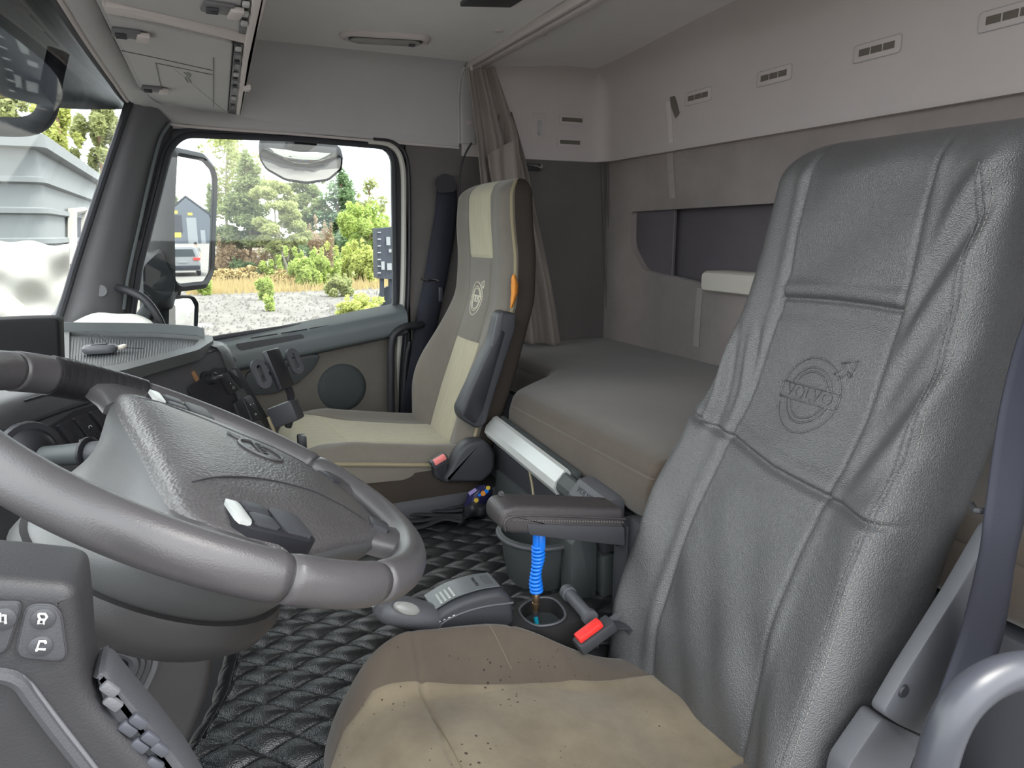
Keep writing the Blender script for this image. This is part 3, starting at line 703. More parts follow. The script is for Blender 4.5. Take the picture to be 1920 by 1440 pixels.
for x in np.linspace(.62, .235, 30): pp.append(A(x, PY-wfP(x)-.003, ztP(x)-.030))
pp += [A(.205, PY-.16, .592), A(.195, PY-.08, .597), A(.193, PY, .598), A(.195, PY+.08, .597)]
ob('cushion_piping', tube(spline(pp[::2], 70), .0055, 8), M['piping'], pc)
ob('skirt', loft([rpoly([A(x0, PY-w_, z), A(x1, PY-w_, z), A(x1, PY+w_, z), A(x0, PY+w_, z)], .04, 5) for x0, x1, w_, z in [(.24, .66, .19, .36), (.23, .68, .215, .42), (.225, .69, .232, .50), (.225, .69, .230, .545)]]), M['shell'], pseat)
ob('seat_base', loft([rpoly([A(x0, PY-w_, z), A(x1, PY-w_, z), A(x1, PY+w_, z), A(x0, PY+w_, z)], .03, 5) for x0, x1, w_, z in [(.26, .76, .20, .0), (.26, .76, .20, .40), (.25, .76, .235, .41), (.25, .77, .238, .45), (.26, .74, .225, .47)]]), M['dark_plastic'], pseat)
# recliner side cover with buckle
ob('recliner_cover', plate(rpoly(py([(832, 905), (838, 890), (862, 845), (880, 828), (912, 824), (930, 848), (928, 885), (905, 905), (860, 905)], 1.66), [.008, .01, .03, .02, .02, .02, .02, .01, .01], 4), (0, .05, 0), .012, 3), M['dark_plastic'], pseat)
ob('hinge_plate', plate(rpoly(py([(812, 872), (840, 868), (836, 905), (815, 895)], 1.672), .006, 3), (0, .03, 0), .003), M['black'], pseat)
b1 = P(823, 864, y=1.655); ex = nrm(P(834, 857, y=1.655)-P(811, 871, y=1.655))
pb = ob('buckle', box(b1, (.046, .026, .024), .004, 2, ex, (0, 1, 0)), M['dark_plastic'], pseat)
ob('release_button', box(b1+A(-.001, -.008, .006), (.034, .016, .014), .003, 2, ex, (0, 1, 0)), M['pink'], pb)
# armrest folded up beside the backrest
aq = [(945, 583), (970, 588), (968, 618), (935, 720), (912, 795), (897, 806), (866, 788), (862, 770), (885, 720), (925, 640), (935, 590)]
pa = ob('armrest', plate(rpoly(py(aq, 1.645), [.01, .01, .01, .02, .02, .02, .015, .01, .02, .02, .01], 3), (0, .055, 0), .009, 3), M['dark_plastic'], pseat)
ob('face_inlay', plate(rpoly(py([(938, 618), (948, 622), (905, 770), (892, 796), (868, 780), (890, 722)], 1.644), .008, 3), (0, .004, 0), .001), M['panel_black'], pa)
ob('tip_grip', plate(rpoly(py([(934, 588), (944, 586), (938, 625), (926, 652), (921, 650)], 1.640), .003, 3), (0, .006, 0), .001), M['mid_plastic'], pa)
ob('front_edge', tube(spline(py([(931, 632), (905, 690), (885, 730), (866, 772)], 1.655), 20), .0055, 8), M['mid_plastic'], pa)
# ================================================================== BUNK
MZ = .741
def xfr(y): return .745+.255*sstep(1.03, .95, y)+.235*sstep(1.64, 1.92, y)
bsec = [(.012, .615), (.0, .63), (-.004, .66), (-.004, .685), (.0, .700), (.005, .704), (.003, .708), (.006, .720), (.016, .732), (.035, .739), (.07, .7405)]
ysn = np.concatenate([np.linspace(.22, .93, 12), np.linspace(.94, 1.05, 24), np.linspace(1.07, 1.62, 14), np.linspace(1.64, 1.93, 28), np.linspace(1.96, 2.41, 9)])
rows = []
for y in ysn:
    x0 = xfr(y); sag = lambda x: .004*math.sin(x*9+y*4)*math.sin(y*5)*sstep(0, .15, x-x0)
    rows.append([A(x0+a_, y, z_) for a_, z_ in bsec]+[A(x0+.07+(1.40-x0-.07)*k, y, .7415+sag(x0+.07+(1.40-x0-.07)*k)) for k in np.linspace(.12, 1, 8)]+[A(1.499, y, .741), A(1.499, y, .615)])
bunk = thing('bunk_mattress', 'brown fabric bunk mattress across the back of the cab', 'mattress', (1.12, 1.3, .60))
ob('mattress', loft(rows), M['bunk'], bunk, 70)
ob('edge_stitch', tube([A(xfr(y)+.003, y, .7045) for y in ysn[10:80]], .0022, 6), M['driver_dark'], bunk)
bb = thing('storage_unit', 'dark storage box below the bunk with a pale bar handle', 'storage box', (.9, 1.2, 0))
ob('body', bx(1.0, 1.49, .24, 2.40, .0, .60, .01), M['dark_plastic'], bb)
ob('drawer_body', bx(.76, 1.01, 1.09, 1.66, .0, .60, .01), M['dark_plastic'], bb)
ob('drawer_front', plate(rpoly([P(u, v, x=.722) for u, v in [(928, 832), (1075, 935), (1130, 975), (1130, 1040), (1000, 955), (926, 878)]], .006, 3), (.03, 0, 0), .004), M['dark_plastic'], bb)
ob('drawer_lower', plate(rpoly([P(u, v, x=.715) for u, v in [(930, 880), (1130, 1045), (1130, 1130), (926, 935)]], .004, 3), (.03, 0, 0), .004), M['grey_plastic'], bb)
ob('side_wall', bx(.70, .77, 1.03, 1.075, .40, .62, .006), M['dark_plastic'], bb)
hb0, hb1 = (P(925, 785, x=.70)+P(918, 815, x=.70))/2, (P(1058, 890, x=.70)+P(1048, 920, x=.70))/2
dh = nrm(hb1-hb0); upv = A(0, 0, 1)
sec = [(-.012, -.026), (-.020, -.012), (-.016, .004), (.006, .026), (.016, .028), (.022, .02), (.022, -.026)]
hl = ob('bar_handle', loft([[p+A(a, 0, 0)+upv*b for a, b in sec] for p in (hb0, hb1)]), M['silver'], bb, 25)
ob('back_rail', loft([[p+A(a, 0, 0)+upv*b for a, b in [(.022, .012), (.022, .030), (.030, .030), (.030, .012)]] for p in (hb0+dh*.01, hb1+dh*.03)]), M['grey_plastic'], bb)
ob('handle_core', loft([[p+A(a*.7, 0, 0)+upv*b*.8 for a, b in sec] for p in (hb1-dh*.01, hb1+dh*.10)]), M['grey_plastic'], bb, 25)
h2 = hb1+dh*.065
cp = ob('end_cap', loft([[p+A(a*k, 0, 0)+upv*b*k for a, b in [(-.014, -.03), (-.022, -.012), (-.018, .006), (.006, .034), (.03, .036), (.05, .03), (.05, -.03)]] for p, k in ((h2, 1.0), (h2+dh*.10, 1.0), (h2+dh*.112, .9))]), M['mid_plastic'], bb, 25)
V, Fc = text_vf('VOLVO', .017, .0006, 1.1)
tn = nrm(A(-.022, 0, .03)); te = nrm(np.cross(dh, tn)*-1)
fn = nrm(np.cross(A(.024, 0, .028), dh)); fn = fn if fn[0] < 0 else -fn
ob('lettering', place((V, Fc), h2+dh*.045+A(-.006, 0, .020)+fn*.0005, dh, A(.024, 0, .028), fn), M['dark_plastic'], cp, 0)
tag(ob('thin_stick', tube([P(992, 880, x=.695), P(997, 905, x=.69), P(1001, 935, x=.685)], .0028, 8), M['piping']), 'thin beige stick leaning on the drawer under the bunk', 'stick')
tag(ob('foam_pad', loft([rpoly([A(x, 1.40, z0), A(x, 1.79, z0), A(x, 1.79, z1), A(x, 1.40, z1)], .015, 4) for x, z0, z1 in [(1.555, .972, 1.036), (1.47, .972, 1.036), (1.462, .978, 1.030)]]), M['pad_white']), 'pale foam pad lying in the dark rear wall recess', 'pad')
# tape strips
def strip(pl, w, name, lab, x=None, y=None, off=0):
    pts = [P(u, v, x=x, y=y) for u, v in pl]; a = []
    for p in spline(pts, 14): a.append([p+A(off, -w/2, 0), p+A(off-.001, 0, 0), p+A(off, w/2, 0)])
    return tag(ob(name, sheet(gridf(np.array(a)), .0006, (1, 0, 0)), M['tape_clear']), lab, 'tape', 'tape on the rear wall')
strip([(1252, 190), (1256, 230), (1258, 268)], .024, 'tape_strip', 'clear tape strip hanging on the pale upper liner', x=XR-.008).data.materials[0] = M['tape_pale']
strip([(1256, 285), (1258, 330), (1261, 372)], .034, 'tape_strip', 'clear tape strip just below the pale upper liner', x=XW-.003)
strip([(1312, 540), (1308, 590), (1305, 650)], .030, 'tape_strip', 'pale tape strip below the wall recess above the mattress', x=XW-.003)
c = P(1264, 200, x=XR-.01)
tag(ob('paper_tag', plate(rpoly([P(u, v, x=XR-.011) for u, v in [(1256, 182), (1264, 180), (1273, 212), (1266, 222), (1258, 200)]], .003, 3), (.002, 0, 0)), M['dark_fabric']), 'torn brown scrap stuck on the upper rear liner', 'scrap')
# vents along the upper rear liner
def vent_x(i, u, v, hw, lab):
    c = P(u, v, x=XR-.006); t = thing('air_vent', lab, 'vent', c, 'row of slot vents on the upper rear liner')
    ob('bezel', plate(rpoly([c+A(-.003, s*hw, k*.019) for s, k in ((-1, -1), (1, -1), (1, 1), (-1, 1))], .008, 4), (.006, 0, 0), .0015), M['rear_cab'], t)
    n = 3
    for k in range(n):
        w_ = 2*(hw-.014)/n; y = c[1]-(hw-.014)+w_*(k+.5)
        ob('slot', bx(c[0]-.0045, c[0]-.002, y-w_/2+.002, y+w_/2-.002, c[2]-.0075, c[2]+.0075, 0), M['dark_fabric'], t)
    ob('rim', tube(np.array(rpoly([c+A(-.003, s*hw, k*.019) for s, k in ((-1, -1), (1, -1), (1, 1), (-1, 1))], .008, 4)), .0013, 6, closed=True), M['side_liner'], t)
for i, (u, v, lab) in enumerate([(1310, 181, 'smallest looking slot vent next to the taped scrap'), (1452, 142, 'slot vent second from the rear cab corner'), (1645, 92, 'slot vent third from the rear cab corner'), (1897, 28, 'slot vent nearest the top right, above the driver backrest')]):
    vent_x(i, u, v, .062, lab)
# reading vents and switch plate on the side
for i, (u, v) in enumerate([(1072, 225), (1068, 267)]):
    c = P(u, v, y=D-.006); t = thing('side_vent', ['upper slot vent beside the curtain on the side liner', 'lower slot vent beside the curtain on the side liner'][i], 'vent', c, 'side liner vents')
    ob('bezel', plate(rpoly([c+A(s*.052, -.003, k*.017) for s, k in ((-1, -1), (1, -1), (1, 1), (-1, 1))], .005, 3), (0, .006, 0), .0015), M['rear_cab'], t)
    ob('slot', bx(c[0]-.042, c[0]+.042, c[1]-.0045, c[1]-.002, c[2]-.007, c[2]+.007, 0), M['dark_fabric'], t)
c = P(1010, 235, y=D-.006); t = thing('wall_switch', 'narrow recessed switch plate beside the curtain', 'switch', c)
ob('plate', plate(rpoly([c+A(s*.028, -.002, k*.042) for s, k in ((-1, -1), (1, -1), (1, 1), (-1, 1))], .006, 3), (0, .005, 0), .0015), M['rear_cab'], t)
ob('lever', box(c+A(.002, -.006, -.004), (.014, .01, .04), .004, 2), M['side_liner'], t)
ob('knob', lathe([(0, -.012), (.007, -.012), (.008, 0)], c+A(.002, 0, -.028), (0, 1, 0), 12), M['side_liner'], t)
c = P(1006, 312, y=2.38); t = thing('coat_hook', 'small shiny hook on the side wall beside the curtain', 'hook', c)
ob('plate', bx(c[0]-.03, c[0]+.03, 2.405, 2.418, c[2]-.012, c[2]+.012, .003), M['dark_plastic'], t)
ob('hook', tube(spline([c+A(-.02, .02, .004), c+A(-.005, -.005, 0), c+A(.012, -.01, -.006), c+A(.022, .0, .006)], 14), .004, 8), M['chrome'], t)
# ================================================================== CURTAIN
cur = thing('curtain', 'bunched brown curtain hanging from the ceiling rail behind the passenger seat', 'curtain', (1.0, 2.3, .75))
def cloth(name, L, Rr, y0, folds, amp, ph, parent, yr=0.0):
    Ls = spline([(u, v, 0) for u, v in L], 70); Rs = spline([(u, v, 0) for u, v in Rr], 70); G = []
    for i in range(70):
        row = []; t = i/69
        for k in np.linspace(0, 1, 60):
            u = Ls[i, 0]*(1-k)+Rs[i, 0]*k; v = Ls[i, 1]*(1-k)+Rs[i, 1]*k
            f = math.sin((k+.06*math.sin(3*t+ph))*folds*2*math.pi+ph)*amp*(.5+.5*t)+.4*amp*math.sin(k*folds*4.3*math.pi+2*ph+2*t)
            row.append(P(u, v, y=y0+yr*k)+A(0, -f, 0))
        G.append(row)
    return ob(name, sheet(gridf(np.array(G)), .002, (0, 1, 0)), M['curtain'], parent, 180)
cloth('upper_drape', [(874, 133), (880, 180), (886, 230), (893, 290), (899, 345), (905, 400)], [(926, 126), (940, 165), (955, 210), (968, 250), (972, 300), (975, 400)], 2.27, 2.1, .018, .4, cur, .04)
cloth('lower_drape', [(935, 215), (938, 300), (942, 400), (944, 500), (946, 585), (948, 640)], [(958, 210), (985, 305), (1003, 390), (1025, 480), (1044, 570), (1056, 648)], 2.31, 2.6, .022, 1.7, cur, .04)
cloth('tie_back', [(912, 290), (918, 330), (930, 375), (938, 400), (944, 408)], [(965, 262), (968, 310), (972, 350), (972, 378), (974, 392)], 2.235, 1.0, .012, .9, cur, 0)
for u, v in ((884, 128), (900, 122), (914, 118)): ob('glider', box(P(u, v, y=2.3), (.008, .008, .016), .002), M['pad_white'], cur)
tag(ob('wall_cable', tube(spline([P(u, v, y=2.36) for u, v in [(884, 268), (872, 290), (864, 318), (862, 350), (864, 388)]], 24), .0032, 8), M['black']), 'thin black cable hanging on the side wall left of the curtain', 'cable')
# orange item between seat and curtain
og = []
for i, (v, u0, u1) in enumerate([(514, 963, 965), (520, 960, 968), (535, 959, 972), (550, 959, 971), (565, 958, 966), (578, 957, 960)]):
    og.append([P(u0+(u1-u0)*k, v, y=1.705-.012*math.sin(k*math.pi)) for k in np.linspace(0, 1, 6)])
tag(ob('orange_flap', sheet(gridf(np.array(og)), .004, (0, 1, 0)), M['orange'], None, 180), 'small orange flap sticking out behind the passenger backrest', 'flap')
# ================================================================== PASSENGER BELT AND HANDLE
pbt = thing('seat_belt', 'dark navy passenger seat belt hanging on the door pillar', 'seat belt', P(770, 740, y=2.36))
rows = []
for v, u0, u1 in [(350, 820, 856), (400, 816, 858), (460, 806, 850), (525, 795, 838), (600, 780, 822), (680, 768, 806), (780, 752, 790)]:
    rows.append([P(u0+(u1-u0)*k, v, y=2.372-.012*math.sin(k*math.pi)) for k in np.linspace(0, 1, 8)])
ob('webbing', sheet(gridf(np.array(rows)), .004, (0, 1, 0)), M['navy'], pbt, 180)
ob('pillar_loop', loft([rpoly([P(u, v, y=yy) for u, v in [(815, 345), (818, 332), (833, 325), (850, 330), (858, 348), (852, 360), (822, 362)]], .006, 3) for yy in (2.35, 2.40)]), M['black'], pbt)
ob('clip', tube(spline([P(u, v, y=2.345) for u, v in [(790, 523), (800, 526), (812, 524), (822, 527)]], 12), .0035, 8), M['chrome'], pbt)
ob('tongue', box(P(826, 552, y=2.33), (.014, .01, .05), .003), M['steel_grey'], pbt)
hd_ = spline([P(u, v, y=yy) for u, v, yy in [(800, 606, 2.40), (785, 610, 2.35), (762, 612, 2.33), (742, 624, 2.325), (734, 645, 2.325), (733, 690, 2.325), (733, 740, 2.325), (735, 790, 2.33), (740, 830, 2.36)]], 44)
tag(ob('pillar_grab_handle', tube(hd_, .0125, 12), M['black']), 'long black grab handle on the pillar behind the passenger door', 'handle')
tag(ob('pillar_cover_strip', tube(spline([P(u, v, y=2.40) for u, v in [(768, 640), (762, 670), (758, 720), (756, 790)]], 20), .010, 8), M['black']), 'slim black cover strip beside the passenger seat belt', 'trim strip')
# ================================================================== CEILING LAMP AND HATCH
lc = (P(635, 64, z=1.70)+P(808, 74, z=1.70))/2; lx = nrm(P(808, 74, z=1.70)-P(635, 64, z=1.70)); ly = A(-lx[1], lx[0], 0); hl_ = np.linalg.norm(P(808, 74, z=1.70)-P(635, 64, z=1.70))/2
lamp = thing('ceiling_lamp', 'long rounded dome lamp switched off on the headliner', 'lamp', lc+A(0, 0, 0))
def pill(a, b, z, n=10): 
    t = np.concatenate([np.linspace(-90, 90, n), np.linspace(90, 270, n)])*math.pi/180
    return [lc+lx*((a-b)*(1 if i < n else -1)+b*math.cos(x))+ly*b*math.sin(x)+A(0, 0, z) for i, x in enumerate(t)]
ob('housing', loft([pill(hl_, .045, .012), pill(hl_, .045, -.002), pill(hl_-.004, .041, -.009), pill(hl_-.012, .033, -.012), pill(hl_-.018, .029, -.008)]), M['rear_cab'], lamp)
ob('lens', loft([pill(hl_-.03, .026, -.008), pill(hl_-.03, .026, -.015), pill(hl_-.036, .022, -.017)]), M['lens'], lamp)
ob('lens_gasket', tube(np.array(pill(hl_-.028, .028, -.0105)), .0022, 6, closed=True), M['dark_plastic'], lamp)
ob('switch', box(lc+lx*(hl_-.055)+A(0, 0, -.018), (.018, .024, .006), .002, 2, lx, ly), M['dark_plastic'], lamp)
ha = [P(u, v, z=1.705) for u, v in [(862, 3), (958, 5)]]
tag(ob('roof_hatch_frame', plate([ha[0], ha[1], ha[1]+A(.02, -.5, 0), ha[0]+A(.02, -.5, 0)], (0, 0, -.012), .003), M['dark_plastic']), 'dark edge of the roof hatch frame at the top of the ceiling', 'hatch frame')
# ================================================================== OVERHEAD CONSOLE
oc = thing('overhead_console', 'grey overhead console with hatches above the windscreen', 'console', (.05, 1.8, 1.48))
ZC = 1.495
def pz(l, z=ZC): return [P(u, v, z=z) for u, v in l]
ob('body', plate(pz([(160, -40), (270, 184), (300, 192), (432, 217), (452, 217), (510, -60)], 1.503), (0, 0, .2)), M['side_liner'], oc)
far = ob('hatch', plate(rpoly(pz([(200, 30), (437, 82), (427, 212), (312, 186), (272, 172)]), .01, 3), (0, 0, .012), .003), M['side_liner'], oc, 15)
near = ob('hatch', plate(rpoly(pz([(150, -90), (480, -70), (460, 62), (240, 14), (190, -5)]), .01, 3), (0, 0, .012), .003), M['side_liner'], oc, 15)
ob('divider', plate(rpoly(pz([(192, 12), (238, 18), (468, 70), (464, 84), (300, 44), (198, 26)], 1.490), .004, 3), (0, 0, .014), .003), M['rear_cab'], oc)
for l in ([(228, 95), (272, 104), (398, 132)], [(292, 118), (304, 172)], [(400, 108), (400, 200)], [(292, 118), (398, 140)]):
    ob('hatch_groove', tube([P(u, v, z=1.4945) for u, v in l], .0011, 5), M['pillar'], far)
gl = [tube([P(u+dx_, v, z=1.494) for u, v in ((345, 136), (352, 141), (347, 147), (353, 155))], .0009, 4) for dx_ in (0, 6)]
ob('mark', join(*gl), M['pillar'], far)
for par, (u, v) in ((far, (236, 62)), (far, (284, 166)), (near, (408, 14))):
    c = P(u, v, z=1.492); ob('latch_recess', box(c, (.045, .05, .008), .004, 2, (1, .1, 0), (-.1, 1, 0)), M['pillar'], par)
    lt = ob('latch', box(c+A(.026, .006, -.004), (.020, .045, .009), .002, 2, (1, .1, 0), (-.1, 1, 0)), M['rear_cab'], par)
    for k in (-1, 0, 1): ob('latch_rib', box(c+A(-.008, k*.011, -.006), (.018, .004, .004), .001, 1), M['dark_plastic'], par)
ob('slot_channel', plate(pz([(440, 82), (455, 84), (444, 215), (428, 212)], 1.493), (0, 0, .012)), M['dark_plastic'], oc)
ob('slot_channel', plate(pz([(455, -40), (475, -38), (463, 66), (448, 62)], 1.493), (0, 0, .012)), M['dark_plastic'], oc)
for k, v in enumerate([92, 104, 122, 140, 152, 166, 184, 200]):
    ob('slot_tab', box(P(447-(v-92)*.095, v, z=1.489), (.010, .018+.012*(k % 3), .006), .001, 1), [M['side_liner'], M['pillar'], M['mid_plastic']][k % 3], oc)
for k, v in enumerate([8, 26, 44]): ob('slot_tab', box(P(462-v*.09, v, z=1.489), (.010, .016, .006), .001, 1), M['side_liner'], oc)
ob('rear_lip', plate(rpoly(pz([(478, -40), (505, -40), (497, 20), (470, 110), (452, 217), (443, 216), (458, 90), (470, 30)], 1.486), .004, 3), (0, 0, .03), .004), M['rear_cab'], oc)
ob('lip_clip', box(P(462, 165, z=1.484), (.018, .03, .012), .003), M['rear_cab'], oc)
# ================================================================== QUILTED MAT
ea = A(.0495, .0195); eb = A(.0445, -.038); N0 = A(.101, 1.091)
Minv = np.linalg.inv(np.stack([ea, eb], 1))
def xedge(y): return np.interp(y, [.9, 1.0, 1.13, 1.38, 1.5, 2.0], [-.10, -.045, .010, .060, .080, .12])
S_ = np.linspace(-.24, .80, 360); T_ = np.linspace(.82, 1.72, 400)
SS, TT = np.meshgrid(S_, T_)
xe = xedge(TT); Rb = .035
xx = np.where(SS > 0, xe+SS, xe-Rb*np.sin(np.clip(-SS/Rb, 0, math.pi/2)))
zz = np.where(SS > 0, .415, .415-Rb*(1-np.cos(np.clip(-SS/Rb, 0, math.pi/2)))-np.maximum(-SS-Rb*math.pi/2, 0))
arc_x = xe+SS
pq = np.stack([arc_x-N0[0], TT-N0[1]], -1) @ Minv.T
fa, fb = pq[..., 0]-np.floor(pq[..., 0]), pq[..., 1]-np.floor(pq[..., 1])
hgt = (np.sin(np.pi*fa)*np.sin(np.pi*fb))**.42
cellr = np.sin(np.floor(pq[..., 0])*12.9898+np.floor(pq[..., 1])*78.233)*43758.5453; cellr = cellr-np.floor(cellr)
edge_d = np.minimum(np.minimum(fa, 1-fa), np.minimum(fb, 1-fb))
pucker = .0010*np.sin(60*(pq[..., 0]-pq[..., 1])+cellr*6)*gs(edge_d, .10)
dd = (.0115+.003*cellr)*hgt+pucker*(hgt)
wav = .006*np.sin(TT*9+SS*5)+.004*np.sin(SS*17-TT*6)
drop = (SS < 0)
dd = np.where(drop, dd*.45, dd)
Gm = np.stack([xx-np.where(drop, dd, 0), TT, zz+np.where(drop, 0, dd+wav*.6)], -1)
qm = thing('quilted_mat', 'black diamond quilted leather mat over the engine tunnel', 'mat', (.4, 1.3, .40))
Gm[..., 2] -= .25*np.clip(.98-TT, 0, 1)
vq, fq = gridf(Gm); cq = vq[fq].mean(1); keep = ~((cq[:, 0] > .15) & (cq[:, 1] < .99)) & (cq[:, 0] < .735)
ob('quilted_top', sheet(subset((vq, fq), keep), .006, (0, 0, -1)), M['mat_leather'], qm, 180)
sl = []
e0 = [A(xedge(y)-Rb*.2, y, .4155) for y in np.linspace(1.0, 1.5, 30)]
ob('fold_seam', tube(e0, .002, 6), M['mat_leather'], qm)
# ================================================================== DASHBOARD
def hit(u, v, V, Fc, eps=0.0):
    """nearest point of a mesh seen at pixel u, v, and the normal there"""
    r = FWD+RGT*(u-960)/F_PX-UPV*(v-720)/F_PX
    T = []
    for f in Fc:
        for k in range(1, len(f)-1): T.append((f[0], f[k], f[k+1]))
    T = np.array(T); V = np.asarray(V); a, b, c = V[T[:, 0]], V[T[:, 1]], V[T[:, 2]]
    e1_, e2_ = b-a, c-a; h = np.cross(r, e2_); det = (e1_*h).sum(1); det = np.where(np.abs(det) < 1e-12, 1e-12, det)
    s = EYE-a; uu = (s*h).sum(1)/det; q = np.cross(s, e1_); vv = (q@r)/det; t = (e2_*q).sum(1)/det
    ok = (uu >= -1e-6) & (vv >= -1e-6) & (uu+vv <= 1+1e-6) & (t > .05)
    if not ok.any(): return None, None
    i = np.where(ok)[0][np.argmin(t[ok])]; n = nrm(np.cross(e1_[i], e2_[i])); n = -n if n@r > 0 else n
    return EYE+r*t[i]+n*eps, n
path = spline([A(-.34, .46), A(-.335, .80), A(-.33, 1.05), A(-.29, 1.27), A(-.20, 1.43), A(-.085, 1.585), A(.02, 1.715), A(.062, 1.785), A(.062, 1.86), A(.02, 1.93), A(-.06, 1.99), A(-.12, 2.06), A(-.145, 2.20), A(-.15, 2.385)], 70)
tg = np.gradient(path, axis=0); tg /= np.linalg.norm(tg, axis=1)[:, None]
pn = np.stack([tg[:, 1], -tg[:, 0]], 1)
dl = []
dsec = [(-.035, .892), (-.014, .893), (.0, .889), (.010, .878), (.018, .855), (.026, .82), (.055, .74), (.086, .665), (.088, .64), (.07, .60), (.0, .50), (-.05, .36)]
for q, n_ in zip(path, pn):
    y = q[1]; wx = max(min(Wb(min(max(y, .3), 2.3))+.01, q[0]-.08), -.6)
    dl.append([A(wx, min(y, 2.39), .30), A(wx, min(y, 2.39), .872)]+[A(q[0]+n_[0]*o, min(q[1]+n_[1]*o, 2.39), z) for o, z in dsec])
dvf = loft(dl)
dash = thing('dashboard', 'grey plastic dashboard with an angled centre stack of switches', 'dashboard', (-.2, 1.4, .36))
ob('body', dvf, M['dash'], dash, 50)
def onD(u, v, eps=.001): return hit(u, v, *dvf, eps)
def plane_of(px):
    h = [q for q in (onD(u, v, 0) for u, v in px) if q[0] is not None]
    if not h: cu, cv = np.mean(px, 0); print('MISS', px); h = [(P(cu, cv, y=1.3), A(.6, -.6, .4))]
    return np.mean([q[0] for q in h], 0), nrm(np.mean([q[1] for q in h], 0))
def on_plane(u, v, c, n_):
    r = FWD+RGT*(u-960)/F_PX-UPV*(v-720)/F_PX; return EYE+r*(((c-EYE)@n_)/(r@n_))
def patch(px, name, m, par, th=.004, r=.004, bev=.001, eps=.0005):
    """plate lying on the dash face, corners found on its surface"""
    c, n_ = plane_of(px); pts = [on_plane(u, v, c, n_)+n_*eps for u, v in px]
    return ob(name, plate(rpoly(pts, r, 3), n_*th, bev), m, par), n_, c
def line_on(px, name, m, par, r=.002, n=24, eps=.0006):
    pts = []
    for u, v in spline([(a, b, 0) for a, b in px], n)[:, :2]:
        p = onD(u, v, eps)[0]
        if p is not None: pts.append(p)
    return ob(name, tube(pts, r, 6), m, par)
# shut line along the top edge, corner trim band of the stack
e_ = [A(q[0]+n_[0]*.004, q[1]+n_[1]*.004, .886) for q, n_ in zip(path, pn)]
ob('shut_line', tube(e_[18:54], .0016, 6), M['black'], dash)
band = [path[i] for i in range(len(path))]
bi = [i for i, q in enumerate(path) if q[1] > 1.74][0]
bb_ = []
for i in range(bi, bi+4):
    q, n_ = path[i], pn[i]; bb_.append([A(q[0]+n_[0]*(o+.006), q[1]+n_[1]*(o+.006), z+.004) for o, z in dsec[:10]])
ob('stack_corner_band', sheet(gridf(np.array(bb_)), .006, (-.5, .5, 0)), M['dash_light'], dash, 60)
line_on([(408, 652), (432, 668), (455, 700), (480, 745), (505, 790), (522, 822)], 'corner_bead', M['mid_plastic'], dash, .0045)
# tray on top
TZ = .892
t_out = [P(u, v, z=.905) for u, v in [(112, 620), (300, 622), (398, 629), (400, 638), (372, 656), (225, 696), (112, 706)]]
t_in = [P(u, v, z=.905) for u, v in [(130, 622), (300, 625), (378, 631), (366, 648), (215, 684), (130, 694)]]
tr = ob('tray_rim', plate_holes(rpoly(t_out, .02, 4), [rpoly(t_in, .02, 4)], (0, 0, -.022)), M['dash_light'], dash)
ob('tray_back_wall', loft([[p+A(0, 0, .000), p+A(0, 0, .024), p+A(-.006, .012, .024), p+A(-.006, .012, 0)] for p in [P(u, v, z=.903) for u, v in [(118, 622), (200, 623), (300, 625), (372, 630), (384, 634)]]]), M['grey_plastic'], tr)
tm = ob('tray_mat', plate(rpoly([P(u, v, z=.893) for u, v in [(118, 632), (300, 634), (376, 640), (362, 656), (215, 694), (118, 704)]], .02, 4), (0, 0, .003)), M['panel_black'], tr)
ribs = []
for k in np.linspace(0, 1, 46):
    a = P(128+k*236, 633+k*7, z=.8965); b = P(120+k*240+(1-k)*4, 700-k*44, z=.8965); ribs.append(tube([a, (a+b)/2, b], .0009, 4))
o = ob('mat_ribs', join(*ribs), M['dark_plastic'], tr, kind='stuff')
# white plastic thing behind the tray
wh = []
for i, t in enumerate(np.linspace(0, 1, 16)):
    row = []
    for k in np.linspace(0, 1, 12):
        u = 118+t*178; base = 622; top = 622-26*math.sin(math.pi*min(1, t*1.06))**.6
        yy = 2.14+.14*k; h = math.sin(math.pi*k)**.7
        p = P(u, base, y=yy); row.append(A(p[0], yy, .893+(.045*math.sin(math.pi*t)**.55)*h+.003*math.sin(t*14+k*5)))
    wh.append(row)
tag(ob('white_sheet_bundle', sheet(gridf(np.array(wh)), .003, (0, 0, -1)), M['white_sheet'], None, 180), 'white crumpled plastic cover at the foot of the windscreen', 'cover')
# keys
ky = thing('car_key', 'dark key fob with pale ring lying in the dash tray', 'key', P(190, 662, z=.897))
kc = P(188, 656, z=.905); kx = nrm(P(205, 654, z=.905)-P(165, 656, z=.905)); kyv = A(-kx[1], kx[0], 0)
kl = []
for a_, b_, h_ in [(.030, .018, -.006), (.034, .021, .0), (.034, .021, .006), (.029, .017, .011), (.012, .008, .012)]:
    t = np.linspace(0, 2*np.pi, 20, endpoint=False); kl.append([kc+kx*a_*np.sign(math.cos(x))*abs(math.cos(x))**.7+kyv*b_*np.sign(math.sin(x))*abs(math.sin(x))**.7+A(0, 0, h_) for x in t])
ob('fob', loft(kl), M['mid_plastic'], ky)
ob('fob_button', box(kc+A(0, 0, .0125), (.03, .02, .003), .001, 1, kx, kyv), M['dark_plastic'], ky)
rc = P(222, 652, z=.906); t = np.linspace(0, 2*np.pi, 24, endpoint=False)
ob('ring_tag', tube([rc+kx*.013*math.cos(x)+kyv*.010*math.sin(x)+A(0, 0, .003*math.cos(x)) for x in t], .0042, 8, closed=True), M['pad_white'], ky)
